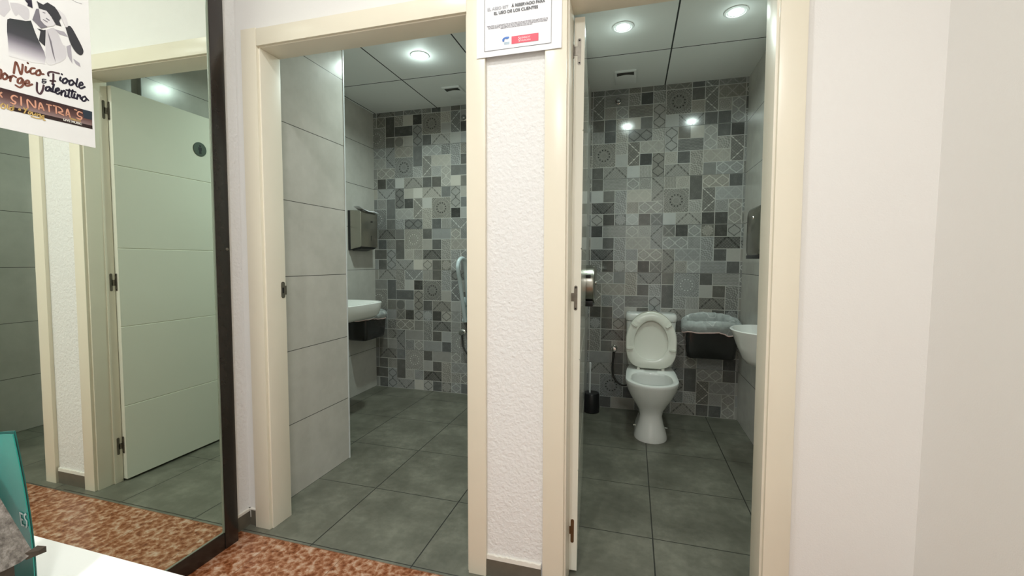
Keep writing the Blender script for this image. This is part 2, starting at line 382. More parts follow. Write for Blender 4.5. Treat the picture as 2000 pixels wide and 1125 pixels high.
# ---------------------------------------------------------------- structure
mb = MB()
mb.box(XL, XA - .012, YW, YB, 0, ZH).box(XA - .012, XB + .012, YW, YB, HD + .02, ZH)
mb.box(XD - .012, XE + .012, YW, YB, HD + .02, ZH).box(XE + .012, XR + .1, YW, YB, 0, ZH)
mb.mat(1).box(XB + .012, XD - .012, YW, YB, 0, ZH)
struct('wall_front', mb, ['plaster', 'stucco'], 'white textured wall around both toilet doorways', 'wall')
struct('wall_left', MB().box(XL - .1, XL, -3.4, .105, 0, ZH), 'stucco', 'white side wall behind the big mirror', 'wall')
struct('wall_right', MB().box(XR, XR + .1, -3.4, YW, 0, ZH), 'plaster', 'plain white side wall at the end by the second doorway', 'wall')
struct('wall_back', MB().box(XL - .1, XR + .1, -3.5, -3.4, 0, ZH), 'plaster', 'white hall wall behind the white table', 'wall')
CEIL = struct('ceiling', MB().box(XL - .1, XR + .1, -3.5, YB, ZH, ZH + .06), 'hallceil', 'white hall ceiling', 'ceiling')
struct('floor', MB().box(XL, XR, -3.4, -.042, -.05, -.0005), 'hallfloor', 'mottled reddish brown tile floor of the hall', 'floor')
struct('floor.001', MB().box(X1B, 1.745, -.042, Y1, -.05, 0), 'floor1', 'large grey floor tiles of the toilet with the recessed basin', 'floor')
struct('floor.002', MB().box(1.745, XR, -.042, Y2, -.05, 0), 'floor2', 'large grey floor tiles around the white toilet', 'floor')
struct('ceiling.001', MB().box(X1B, 1.745, YB, Y1, ZC, ZC + .05), 'ceil1', 'grey panel ceiling with dark joints and a single spotlight', 'ceiling')
struct('ceiling.002', MB().box(1.745, X2B, YB, Y2, ZC, ZC + .05), 'ceil2', 'grey panel ceiling with dark joints and two spotlights', 'ceiling')
blk = struct('wall_left.001', MB().box(X1B, X1A, YB, YK, 0, ZC), 'walltile', 'grey tiled wall block just inside the first doorway', 'wall')
lab(obj('corner_trim', MB().box(X1A - .004, X1A + .0025, YK - .007, YK + .002, 0, ZC), 'edge', blk), 'thin pale corner profile')
struct('wall_left.002', MB().box(X1B - .1, X1B, YB, Y1, 0, ZC + .05), 'walltile', 'recessed grey tiled wall carrying the steel towel dispenser', 'wall')
wr = struct('wall_right.001', MB().box(X1R, 1.745, .37, Y1, 0, ZC).box(1.722, 1.745, YB, .37, 0, ZC), 'walltile', 'grey tiled wall beside the open panelled door', 'wall')
lab(obj('corner_trim', MB().box(X1R - .002, X1R + .005, .3675, .375, 0, ZC), 'edge', wr), 'thin pale corner profile')
struct('wall_left.003', MB().box(1.745, X2A, YB, Y2, 0, ZC), 'walltile', 'grey tiled wall behind the second door leaf', 'wall')
struct('wall_right.002', MB().box(X2B, X2B + .032, YB, Y2, 0, ZC + .05), 'walltile', 'grey tiled wall carrying the conical white basin', 'wall')

# patchwork walls.  each row from the top: column codes; P = pattern letter, tone digit, optional WxH span (h counts downwards)
PAT = dict(S=0, T=1, Q=2, K=3, F=4, W=5, M=6, L=7, R=8, D=9, O=10, G=11, X=12, V=13, Y=14)
def mosaic(name, x0, x1, y, xs, pitch, rows, label):
    # rows: {panel_row_index_from_floor: 'col:code col:code ...'}
    taken = set(); pcs = []; rp = TS / 4; ntop = int(ZC / rp) + 1; cmin = math.floor((x0 - xs) / pitch); cmax = math.ceil((x1 - xs) / pitch); rnd = random.Random(9)
    for R in range(ntop, -1, -1):
        spec = {}
        for tk in rows.get(R, '').split():
            c_, code = tk.split(':'); spec[int(c_)] = code
        for c in range(cmin, cmax):
            if (c, R) in taken: continue
            code = spec.get(c)
            if code is None: code = rnd.choice(['S3', 'T4', 'G4', 'S5', 'X4', 'F4', 'Q4', 'S2', 'R5', 'S6'])
            p_, t_, sp = code[0], int(code[1]), code[2:]
            w_, h_ = (int(sp[-3]), int(sp[-1])) if sp else (1, 1)
            for a in range(w_):
                for b in range(h_): taken.add((c + a, R - b))
            pcs.append((c, R, w_, h_, p_, t_))
    V_ = []; F_ = []; A = []; UV = []
    for c, R, w_, h_, p_, t_ in pcs:
        a0, a1 = xs + c * pitch, xs + (c + w_) * pitch; b0, b1 = (R - h_ + 1) * rp, (R + 1) * rp
        q0, q1 = max(a0, x0), min(a1, x1); s0, s1 = max(b0, 0), min(b1, ZC)
        if q1 - q0 < 1e-4 or s1 - s0 < 1e-4: continue
        k = len(V_); V_ += [(q0, y, s0), (q1, y, s0), (q1, y, s1), (q0, y, s1)]; F_.append((k, k + 1, k + 2, k + 3))
        A.append((PAT[p_], t_, w_, h_, rnd.random())); UV += [((x - a0) / pitch, (z - b0) / rp) for x, _, z in V_[k:]]
    nm = len(F_)
    for kz in range(1, 7): # dark panel joints
        z = kz * TS; k = len(V_); V_ += [(x0, y - .0004, z - .0013), (x1, y - .0004, z - .0013), (x1, y - .0004, z + .0013), (x0, y - .0004, z + .0013)]; F_.append((k, k + 1, k + 2, k + 3)); UV += [(0, 0)] * 4
    for kx in (SEAM[name],):
        k = len(V_); V_ += [(kx - .001, y - .0004, 0), (kx + .001, y - .0004, 0), (kx + .001, y - .0004, ZC), (kx - .001, y - .0004, ZC)]; F_.append((k, k + 1, k + 2, k + 3)); UV += [(0, 0)] * 4
    k = len(V_); V_ += [(x0 - .05, y + .1, 0), (x1 + .05, y + .1, 0), (x1 + .05, y + .1, ZC + .05), (x0 - .05, y + .1, ZC + .05), (x0 - .05, y, 0), (x1 + .05, y, 0), (x1 + .05, y, ZC + .05), (x0 - .05, y, ZC + .05)]
    for q in ((0, 1, 2, 3), (0, 4, 5, 1), (3, 2, 6, 7), (0, 3, 7, 4), (1, 5, 6, 2)): F_.append([k + i for i in q]); UV += [(0, 0)] * 4
    me = bpy.data.meshes.new(name); me.from_pydata(V_, [], F_); me.materials.append(M['mosaic']); me.materials.append(M['dark'])
    for i, p_ in enumerate(me.polygons): p_.material_index = 0 if i < nm else 1
    uvl = me.uv_layers.new(name='cell')
    for i, q in enumerate(UV): uvl.data[i].uv = q
    for j, an in enumerate(('pat', 'tone', 'cw', 'ch', 'rnd')):
        at = me.attributes.new(an, 'FLOAT', 'FACE'); at.data.foreach_set('value', [float(a[j]) for a in A] + [0.0] * (len(F_) - nm))
    o = bpy.data.objects.new(name, me); SC.collection.objects.link(o); return tag(o, label, 'wall', kind='structure')
SEAM = {'wall_back.001': .06, 'wall_back.002': 2.349}
P6 = {26: '-2:X3 -1:S1-1x2 0:G4 1:S7 2:S0 3:M3-2x2 5:G6 6:W3-1x2 7:S5', 25: '-3:L4-2x2 0:S1-2x1 2:K4-1x2 5:S6 7:S1', 24: '-1:S2 0:O5 1:S6 3:S2 4:F6-2x1 6:S7 7:S6'}
P3 = {15: '-3:S4 -2:F3-2x1 0:S3 1:L5-2x2 3:S2 4:S5-2x1 6:Q5 7:T4', 14: '-3:S4 -2:S2 -1:T4 0:S2-1x2 3:S6 4:S2 5:G5-1x2 6:X5-2x1', 13: '-3:S2-2x1 -1:K5-1x2 1:R6 2:T5 3:F2-2x1 6:G5 7:Q4', 12: '-3:S5 -2:S2 0:F5-2x1 2:S8 3:K6 4:S2 5:D3 6:Q5 7:S3'}
B1 = {27: '-3:F3 -2:F3-2x1 0:S3 1:X3-2x1 3:T3 4:S1 5:S5 6:S2 7:S4', 23: '-3:Q5-2x1 -1:F5-1x2 0:X5-2x1 2:S3-1x2 3:Q6-2x1 5:G4 6:G5-1x2 7:F4', 22: '-3:X6-2x1 0:M4-2x2 3:W4-1x2 4:X7-2x1 7:S2',
      21: '-3:S5 -2:Q5-2x1 2:G6 4:R6 5:Q6-1x2 6:S3-2x1', 20: '-3:Q5 -2:S1 -1:X3 0:S8 1:F5-2x1 3:S2 4:S2 6:S8 7:S3',
      19: '-3:S7 -2:F6-2x1 0:K3-1x2 1:S7 2:S9 3:F6-2x1 5:S3 6:K5-1x2 7:S6', 18: '-3:S4 -2:R5 -1:S3-1x2 1:S1 2:W4-1x2 3:S8 4:M4-2x2 7:S3', 17: '-3:L4-2x2 0:X6-2x1 3:G6-1x2 6:S0 7:S6', 16: '-1:S3 0:G5 1:K3-2x1 4:S2 5:Y5 6:W4-2x1',
      11: '-3:S5 -2:F5-2x1 0:G4-1x2 1:W4-2x1 3:Y5 4:S2 5:G5-1x2 6:K3-2x1', 10: '-3:S4-2x1 -1:S2-1x2 1:S7 2:S0 3:M3-2x2 6:W3-1x2 7:S5', 9: '-3:L4-2x2 0:S2-2x1 2:K4-1x2 5:S6 7:S2', 8: '-1:S3 0:O4 1:S5 3:S2 4:F4-2x1 6:S6 7:S5',
      7: '-3:S4 -2:G4 -1:S5 0:X3 1:S1 2:K5 3:D4 4:S1 5:K6 6:X5 7:G4', 6: '-1:G3 0:Q4-2x1 2:S4 3:G4-1x2 4:F3-2x1 6:V5 7:F3', 5: '-2:S3 -1:F4 0:F4-1x2 1:S5-2x1 4:S2 5:S6 6:L5-2x2', 4: '-2:S3 -1:S5 1:R4 2:Q5 3:S5-2x1 5:S2'}
B1.update(P6); B1.update(P3); B1.update({k - 12: v for k, v in P3.items()})
mosaic('wall_back.001', X1B, 1.69, Y1, .06, .0906, B1, 'grey patchwork tile wall with the pale folded grab rail')
B2 = {27: '-1:S2 0:T3 1:X3-2x1 3:T3 4:S3 5:T3 6:X3-2x1 8:S2 9:W3 10:X4-2x1', 26: '0:W3-1x2 1:V4-2x1 3:G4 4:S1 5:G4 6:M3-2x2 8:S2 9:W3-1x2 10:X4-2x1', 25: '1:T5 2:Q5 3:V3-2x1 5:K5-1x2 8:T5 10:R5 11:Q5-1x2', 24: '0:S2 1:S2 2:G6 3:S8 4:S3 6:S7 7:F5-2x1 9:S2 10:S2',
      23: '0:Y5 1:S2 2:G6 3:K4-2x1 5:G6 6:K6-1x2 7:S3 8:S8 9:Q6-1x2 10:S2 11:S1', 22: '0:M4-2x2 2:G6 3:W3-1x2 4:X6-2x1 7:V3-2x1 10:G5 11:W3-1x2', 21: '2:S7 4:S1 5:K4-1x2 6:R6 7:S2 8:G5-1x2 9:X6-2x1', 20: '0:S2 1:F5-2x1 3:S8 4:Y6 6:F5-2x1 9:S4 10:Q5-2x1',
      19: '0:S2 1:V5-2x1 3:Q5 4:R5 5:F5-1x2 6:Y5 7:R6 8:S2-1x2 9:Q5-2x1 11:S2', 18: '0:S8 1:S3 2:G5-1x2 3:X7-2x1 6:M4-2x2 9:W3-1x2 10:X6-2x1', 17: '0:F2-2x1 3:T5 4:Q5-2x1 8:G6 10:R5 11:Q5-1x2', 16: '0:K6 1:S1 2:D3 3:Q7 4:S2 5:X3 6:S8 7:F6-2x1 9:S1 10:S1',
      15: '0:S1 1:V5-2x1 3:Q6 4:R6 5:F5-1x2 6:X3 7:S1 8:Q5 9:D3 10:S1 11:K6', 14: '0:S7 1:S2 2:G5-1x2 3:X6-2x1 6:Q5-2x1 8:T5 9:G5-1x2 10:F2-2x1', 13: '0:F2-2x1 3:T5 4:Q5-2x1 6:F4-1x2 7:X5-2x1 10:S2 11:S7', 12: '0:G4 1:S1 2:D4 3:Q6 4:S1 5:X3 7:R5 8:Q6 9:V5-2x1 11:S2',
      11: '0:Q5-2x1 2:S4 3:G5-1x2 4:F4-2x1 6:S3 7:L5-2x2 9:S2 10:V5-2x1', 10: '0:W4-1x2 1:X5-2x1 4:S2 5:G5 6:S2-1x2 9:S7 10:S2 11:G4-1x2', 9: '1:R4 2:Q5-1x2 3:V3-2x1 5:K5-1x2 7:G5 8:Y6 9:F3-2x1', 8: '0:S1 1:S2 3:S7 4:S2 6:F5-2x1 8:S7 9:T6 10:S2 11:D2',
      7: '0:D3 1:S2 2:K5 3:S4 4:S4 5:S4 6:F4 7:S2', 6: '0:G4-1x2 1:F3-2x1 3:T4 7:Q4', 5: '1:S3 2:T5 7:F4', 4: '0:S5-2x1 2:S2 7:T4 8:Q5 9:V5-2x1 11:S1',
      3: '0:F5-2x1 2:S2 3:T4 7:F4 8:S2-1x2 9:Q5-2x1 11:S2', 2: '0:S5 1:M4-2x2 3:T5 7:F4 9:W3-1x2 10:X5-2x1', 1: '0:T5 3:S1 7:F4 8:G6 10:T6 11:Q5-1x2', 0: '0:S2 1:S2 2:S6-2x1 7:F5-2x1 9:S2 10:S2'}
mosaic('wall_back.002', X2A, X2B, Y2, 1.811, .0902, B2, 'grey patchwork tile wall behind the white toilet')

# ---------------------------------------------------------------- skirting
def skirt(name, x0, x1, label):
    o = struct(name, MB().box(x0, x1, YW - .009, YW, 0, .064), 'base', label, 'skirting')
    m_ = MB(); rr = random.Random(3); n = 26; lo = []; hi = []
    for i in range(n + 1):
        x = x0 + (x1 - x0) * i / n; hi.append((x, .079 + rr.uniform(-.002, .002)))
    ring = lambda yy: [(x, yy, .064) for x in (x0, x1)]
    for i in range(n):
        (xa, za), (xb, zb) = hi[i], hi[i + 1]
        m_.poly([(xa, YW - .0095, .064), (xb, YW - .0095, .064), (xb, YW - .0085, zb), (xa, YW - .0085, za)])
        m_.poly([(xa, YW - .0085, za), (xb, YW - .0085, zb), (xb, YW, zb), (xa, YW, za)])
    lab(obj('caulk_line', m_, 'caulk', o), 'uneven white sealant line'); return o
skirt('baseboard_front', 1.632, 1.844, 'short dark tile skirting on the pillar between the doorways')
o = struct('baseboard_left', MB().box(XL, XL + .009, -.094, YW, 0, .062).box(XL, .567, YW - .009, YW, 0, .068), 'base', 'dark tile skirting in the corner beside the mirror frame', 'skirting')
lab(obj('caulk_line', MB().box(XL, XL + .0095, -.094, YW, .062, .074).box(XL, .567, YW - .0095, YW, .068, .074).box(.534, .537, YW - .0105, YW - .008, .035, .07), 'caulk', o, bevel=.001), 'white sealant line with a drip')
struct('baseboard_right', MB().box(2.63, XR, YW - .009, YW, 0, .064), 'base', 'dark tile skirting under the white wall by the second doorway', 'skirting')

# ---------------------------------------------------------------- door frames
def lean(x, z): return -.0045 * max(0, x - .65) * (z - 1.0)
def lbox(m_, x0, x1, y0, y1, z0, z1):
    k = len(m_.v); m_.box(x0, x1, y0, y1, z0, z1)
    m_.v[k:] = [(x + lean(x, z), y, z) for x, y, z in m_.v[k:]]; return m_
def frame(name, xa, xb, co_l, co_r, ztop, label, jl=True):
    root = thing(name, ((xa + xb) / 2, 0, 0), label, 'door frame', kind='structure')
    obj('casing', lbox(MB(), co_l, xa - .007, -.002, YW, 0, ztop), 'cream', root, bevel=.002)
    obj('casing', lbox(MB(), xb + .007, co_r, -.002, YW, 0, ztop), 'cream', root, bevel=.002)
    obj('head_casing', lbox(MB(), xa - .007, xb + .007, -.001, YW, HD + .004, ztop - .004), 'cream', root, bevel=.002)
    m_ = MB(); lbox(m_, xa - .022, xa, .011, YB + .010, 0, HD); obj('jamb', m_, 'cream_edge', root, bevel=.0015)
    lbox(m2 := MB(), xb, xb + .022, .011, YB + .010, 0, HD); obj('jamb', m2, 'cream_edge', root, bevel=.0015)
    lbox(m3 := MB(), xa - .022, xb + .022, .011, YB + .010, HD, HD + .022); obj('head_jamb', m3, 'cream_edge', root, bevel=.0015)
    return root
f1 = frame('trim_1', XA, XB, .569, 1.634, 2.112, 'cream door frame beside the mirror around the empty-floored toilet')
f2 = frame('trim_2', XD, XE, 1.846, 2.615, 2.112, 'cream door frame around the opening that shows the toilet bowl')
# rebate step on the hinge side and the strike plate on the other jamb
obj('jamb_step', MB().box(XB - .004, XB + .004, .078, .116, 0, HD), 'cream_edge', f1, bevel=.001)
sp = obj('strike_plate', MB().loft([[(XA + .0008, y, z) for y, z in rrect(.098, 1.04, .010, .036, .009)], [(XA + .0025, y, z) for y, z in rrect(.098, 1.04, .010, .036, .009)]]).box(XA - .004, XA + .0026, .106, .1172, 1.018, 1.058), 'hinge', f1)
for hz_ in (.193, 1.045, 1.90):
    obj('hinge_plate', MB().loft([[(XB - .0045, y, z) for y, z in rrect(.098, hz_, .006, .045, .0055)], [(XB - .006, y, z) for y, z in rrect(.098, hz_, .006, .045, .0055)]]).box(XB - .006, XB - .0035, .100, .118, hz_ - .018, hz_ + .012), 'hinge', f1)
lab(sp, 'small steel strike plate'); obj('latch_hole', MB().box(XA + .001, XA + .0031, .093, .102, 1.025, 1.05), 'dark', sp)

# ---------------------------------------------------------------- door leaves
def leaf(name, hx, hy, ang, label, hz, rust, sign):
    """leaf hinged at (hx,hy); built along +X closed, outer face at -Y side, then turned by ang"""
    root = thing(name, (hx, hy, 0), label, 'door', kind='structure')
    R = Matrix.Rotation(math.radians(ang), 4, 'Z') @ Matrix.Diagonal((-1 if ang < 0 else 1, 1, 1, 1)); T = Matrix.Translation((hx, hy, 0))
    def put(m_): m_.v = [tuple(T @ R @ Vector(p)) for p in m_.v]; return m_
    W_, th, z0, z1 = .855, .036, .012, 2.022
    if name == 'door_2': W_ = .60 + .24
    gz = [.40, .815, 1.218, 1.635]; g = .0035
    zs = [z0] + [q for c in gz for q in (c - g, c, c + g)] + [z1]
    prof = [(0.0, z0)] + [(d, z) for c in gz for d, z in ((0.0, c - g), (g, c), (0.0, c + g))] + [(0.0, z1)]
    m_ = MB(); a = [(0, y, z) for y, z in prof] + [(0, th, z1), (0, th, z0)]; b = [(W_, y, z) for _, y, z in a]
    m_.loft([a, b]); obj('leaf', put(m_), 'leaf', root)
    for i, z in enumerate(hz):
        mt = 'rust' if rust and i == 0 else 'hinge'
        m_ = MB(); m_.loft([[(-.0015, y, zz) for y, zz in rrect(.018, z, .006, .045, .0055)], [(.001, y, zz) for y, zz in rrect(.018, z, .006, .045, .0055)]])
        m_.box(-.0018, .001, .022, .038, z - .012, z + .018)
        m_.lathe([(.0045, -.022), (.0045, .022)], (-.004, th + .004, z), seg=14)
        hg = obj('hinge', put(m_), mt, root); 
        if mt == 'rust': lab(hg, 'rusty brown hinge')
        for dz in (-.038, .038):
            obj('screw', put(MB().lathe([(.003, -.0022), (.0022, -.0012), (0.0005, -.001)], (0, .018, z + dz), 'x', 10)), 'rust' if mt == 'rust' else 'dark', hg)
    m_ = MB(); m_.lathe([(.026, 0), (.026, -.008), (.022, -.010)], (W_ - .06, 0, 1.04), 'y', 24).tube([(W_ - .06, -.008, 1.04), (W_ - .06, -.042, 1.04), (W_ - .075, -.05, 1.04), (W_ - .18, -.05, 1.04)], .009, 10)
    if name == 'door_1': obj('handle', put(m_), 'chrome', root, smooth=True)
    if sign:
        sx, sz = .451, 1.823
        so = obj('sign_disc', put(MB().lathe([(.041, 0), (.041, -.003), (.039, -.004)], (sx, 0, sz), 'y', 40)), 'signdisc', root); lab(so, 'round grey-green sign with a black figure')
        m_ = MB(); m_.poly([(sx + .0062 * math.cos(t * PI / 8), -.0045, sz + .019 + .0062 * math.sin(t * PI / 8)) for t in range(16)])
        m_.poly([(sx + dx, -.0045, sz + dz) for dx, dz in ((-.011, .011), (.011, .011), (.011, -.007), (.0075, -.007), (.0075, -.027), (-.0075, -.027), (-.0075, -.007), (-.011, -.007))])
        obj('figure', put(m_), 'ink_black', so)
    return root
d1 = leaf('door_1', 1.530, .119, -90.0, 'cream panelled door with a round toilet sign, seen open in the mirror', (.193, 1.045, 1.90), False, True)
d2 = leaf('door_2', 1.9605, .106, 94.8, 'cream door standing open at the edge of the second doorway with three hinges', (.165, 1.04, 1.905), True, False)
# ---------------------------------------------------------------- lamps
def spot(loc, lens, root, name, watts, col, r, spread):
    x, y, z = loc
    obj('trim_ring', MB().lathe([(r, 0), (r + .012, 0), (r + .012, -.004), (r + .002, -.007), (r, -.004)], (x, y, z), seg=36), 'white', root, smooth=True)
    obj('lens', MB().lathe([(r, -.001), (r, -.003), (r * .7, -.0045), (.001, -.005)], (x, y, z), seg=28), lens, root, smooth=True)
    lamp(name, (x, y, z - .012), watts, r * 2, col, spread)
for (p_, w_, t_) in zip(BATH_LIGHTS, BATH_W, ('round ceiling spotlight alone in its grey panel above the recessed basin', 'round spotlight in the ceiling panel with the vent', 'round spotlight in the ceiling panel beside the tiled wall with the basin')):
    spot(p_, 'led', thing('ceiling_spotlight', p_, t_, 'ceiling light', 'round ceiling spotlights'), 'spotlight', w_, BATH_COL, .047, 160)
    halo_light('added_halo', (p_[0], p_[1], p_[2] - .06), w_ * .05, .03, BATH_COL)  # added point light without a fixture, imitates the glare halo around the lens
for p_, w_ in zip(HALL_LIGHTS, HALL_W): spot((p_[0], p_[1], ZH), 'ledhall', CEIL, 'hall_downlight', w_, HALL_COL, .06, 180)

# ---------------------------------------------------------------- ceiling vents, wall fittings
def vent(x0, x1, y0, label, z=ZC):
    r_ = thing('ceiling_vent', ((x0 + x1) / 2, y0 + .11, z), label, 'vent', 'white ceiling vents')
    obj('cover', MB().box(x0, x1, y0, y0 + .225, z - .012, z), 'white', r_, bevel=.004)
    n = 10; xs_ = [x0 + .016 + (x1 - x0 - .032) * i / n for i in range(n + 1)]
    lo = [(x, y0 + .016, z - .0125) for x in xs_]; hi = [(x, y0 + .070 - .016 * math.cos((i / n - .5) * PI), z - .0125) for i, x in enumerate(xs_)]
    obj('slot', MB().poly(lo + hi[::-1]), 'slot', r_)
    m_ = MB()
    for k in range(4): m_.box(x0 + .018, x1 - .018, y0 + .020 + .009 * k, y0 + .0215 + .009 * k, z - .0135, z - .0125)
    obj('grille', m_, 'hinge', r_)
vent(.700, .845, 1.64, 'white ceiling vent above the pale folded grab rail')
vent(1.985, 2.133, 1.70, 'white ceiling vent above the toilet bowl')
def fitting(x, y, z, label):
    r_ = thing('wall_fitting', (x, y, z), label, 'wall fitting', 'chrome wall fittings')
    obj('rosette', MB().lathe([(.018, 0), (.018, -.004), (.012, -.008)], (x, y, z), 'y', 24), 'chrome', r_, smooth=True)
    obj('knob', MB().lathe([(.006, -.008), (.012, -.014), (.019, -.022), (.021, -.032), (.017, -.042), (.008, -.047), (.001, -.048)], (x, y, z), 'y', 24), 'sensor', r_, smooth=True)
fitting(2.004, Y2, 2.405, 'small round chrome fitting high on the tiled wall above the toilet')
fitting(.738, Y1, 2.385, 'small round chrome fitting high on the tiled wall above the grab rail')

# ---------------------------------------------------------------- mirror, poster
def mx(y, z): return .5765 - .0045 * y + .0046 * (z - 1.2)
def tilt(m_): m_.v = [(mx(y, z) + x, y, z) for x, y, z in m_.v]; return m_
mr = thing('wall_mirror', (XL + .03, -.75, 0), 'tall dark-framed mirror standing on the floor against the side wall', 'mirror')
obj('glass', tilt(MB().box(-.006, 0, -1.345, -.150, .070, 2.335)), 'mirror', mr)
st = obj('stile', tilt(MB().box(-.045, .006, -.1535, -.0945, 0, 2.40)), 'frame', mr, bevel=.003); lab(st, 'dark upright of the frame next to the doorway')
obj('stile', tilt(MB().box(-.045, .010, -1.40, -1.34, 0, 2.40)), 'frame', mr, bevel=.003)
obj('rail', tilt(MB().box(-.045, .004, -1.34, -.1555, 0, .072)), 'frame', mr, bevel=.002)
obj('rail', tilt(MB().box(-.045, .008, -1.34, -.1545, 2.33, 2.40)), 'frame', mr, bevel=.002)
obj('glass_edge', tilt(MB().box(0, .003, -.159, -.153, .072, 2.33).box(0, .003, -1.34, -.153, .070, .0745)), 'glassedge', mr)
obj('screw', tilt(MB().lathe([(.006, .0055), (.005, .0085), (.001, .0095)], (0, -.108, 1.213), 'x', 14)), 'hinge', mr, smooth=True)

po = thing('poster', (mx(-.63, 1.505), -.63, 1.505), 'white concert poster with a man in a hat stuck on the mirror', 'poster')
nn = 12; ga = []; gb = []
m_ = MB()
def sheet(y0, y1, z0, z1, curl):
    V_ = []
    for i in range(nn + 1):
        for j in range(nn + 1):
            y = y0 + (y1 - y0) * i / nn; z = z0 + (z1 - z0) * j / nn
            V_.append((.0012, y, z))
    return V_
m_.box(.0003, .0012, -.745, -.5285, 1.503, 1.965); obj('paper', tilt(m_), 'poster', po)
POLY={"jacket":[[-0.7066,1.7694],[-0.7055,1.7818],[-0.7003,1.7869],[-0.6846,1.792],[-0.6697,1.7966],[-0.6595,1.8028],[-0.6562,1.7905],[-0.6524,1.776],[-0.6461,1.7575],[-0.6414,1.7464],[-0.6355,1.7324],[-0.6337,1.7198],[-0.6356,1.7004],[-0.6617,1.694],[-0.6867,1.6913],[-0.707,1.6902],[-0.7066,1.7094],[-0.7068,1.7347],[-0.7074,1.7502]],"jacket_mid":[[-0.7053,1.7417],[-0.678,1.7487],[-0.6461,1.7575],[-0.6413,1.7498],[-0.6392,1.7374],[-0.6726,1.7318],[-0.7062,1.7223]],"jacket_lo":[[-0.7062,1.7223],[-0.6726,1.7318],[-0.6392,1.7374],[-0.6358,1.7255],[-0.6734,1.7135],[-0.7065,1.7063]],"jacket_fade":[[-0.7065,1.7063],[-0.6734,1.7135],[-0.6358,1.7255],[-0.6353,1.7072],[-0.6741,1.6985],[-0.7068,1.6951]],"hat":[[-0.6461,1.8609],[-0.6417,1.8592],[-0.6326,1.8585],[-0.6235,1.8697],[-0.6082,1.8661],[-0.6017,1.8578],[-0.5954,1.844],[-0.6,1.833],[-0.5957,1.8206],[-0.6075,1.8188],[-0.6164,1.8346],[-0.6266,1.846],[-0.6423,1.844],[-0.6433,1.8517]],"face":[[-0.6424,1.8423],[-0.6266,1.846],[-0.6177,1.8356],[-0.6089,1.8199],[-0.6133,1.8125],[-0.6257,1.8044],[-0.6323,1.8061],[-0.6398,1.8139]],"neck":[[-0.6477,1.8394],[-0.6424,1.8423],[-0.6398,1.8139],[-0.6258,1.8027],[-0.6394,1.7925],[-0.6568,1.8066]],"tie":[[-0.641,1.7867],[-0.6302,1.7938],[-0.6334,1.7493],[-0.6392,1.7525],[-0.6461,1.7575]],"bow":[[-0.648,1.7889],[-0.6329,1.791],[-0.6398,1.7839]],"scarf":[[-0.6288,1.7945],[-0.6135,1.8073],[-0.6043,1.7982],[-0.5943,1.7721],[-0.5888,1.7695],[-0.5886,1.7399],[-0.6079,1.7158],[-0.6326,1.7067]],"fold":[[-0.6268,1.7938],[-0.6192,1.7688],[-0.6152,1.7366],[-0.6121,1.7139],[-0.618,1.7353],[-0.6233,1.7685]],"strap":[[-0.6109,1.8052],[-0.5899,1.8089],[-0.5818,1.799],[-0.6002,1.7968]],"arm":[[-0.5865,1.8227],[-0.5747,1.8314],[-0.561,1.8091],[-0.5487,1.7829],[-0.5477,1.7707],[-0.5534,1.7613],[-0.5601,1.7615],[-0.5686,1.7683],[-0.578,1.7868]],"hand":[[-0.6098,1.8619],[-0.5988,1.8628],[-0.5865,1.8539],[-0.5804,1.831],[-0.5864,1.8245],[-0.5953,1.8458],[-0.6017,1.8578]],"lapel":[[-0.5866,1.7705],[-0.5761,1.7807],[-0.5747,1.7284],[-0.5841,1.7454]],"tail":[[-0.5726,1.7435],[-0.5581,1.7374],[-0.5556,1.7268],[-0.5673,1.7316]],"coat2":[[-0.7184,1.8224],[-0.7018,1.8318],[-0.6981,1.8102],[-0.7109,1.7845],[-0.7199,1.7874]],"hand2":[[-0.6985,1.8273],[-0.6803,1.8344],[-0.6632,1.8309],[-0.6631,1.8066],[-0.6721,1.7986],[-0.6828,1.8058],[-0.6891,1.7992],[-0.6957,1.8115]],"tie2":[[-0.6698,1.8499],[-0.6558,1.8578],[-0.6548,1.8372],[-0.6654,1.8378],[-0.6639,1.8435]],"mouth":[[-0.635,1.8198],[-0.6251,1.8179],[-0.6259,1.8151],[-0.6353,1.8176]],"nose":[[-0.6281,1.8267],[-0.6202,1.8242],[-0.6223,1.8214],[-0.6286,1.8238]],"eye":[[-0.6348,1.839],[-0.6289,1.8389],[-0.6296,1.8368],[-0.6349,1.8365]],"band_top":[[-0.7305,1.604],[-0.533,1.6078],[-0.534,1.5834],[-0.7319,1.5736]],"band_navy":[[-0.5561,1.6073],[-0.533,1.6078],[-0.534,1.5834],[-0.5541,1.5826]],"band_mid":[[-0.7319,1.5736],[-0.534,1.5834],[-0.5342,1.5666],[-0.7327,1.556]],"strip":[[-0.7104,1.5629],[-0.5342,1.5666],[-0.534,1.5565],[-0.7108,1.5531]]}
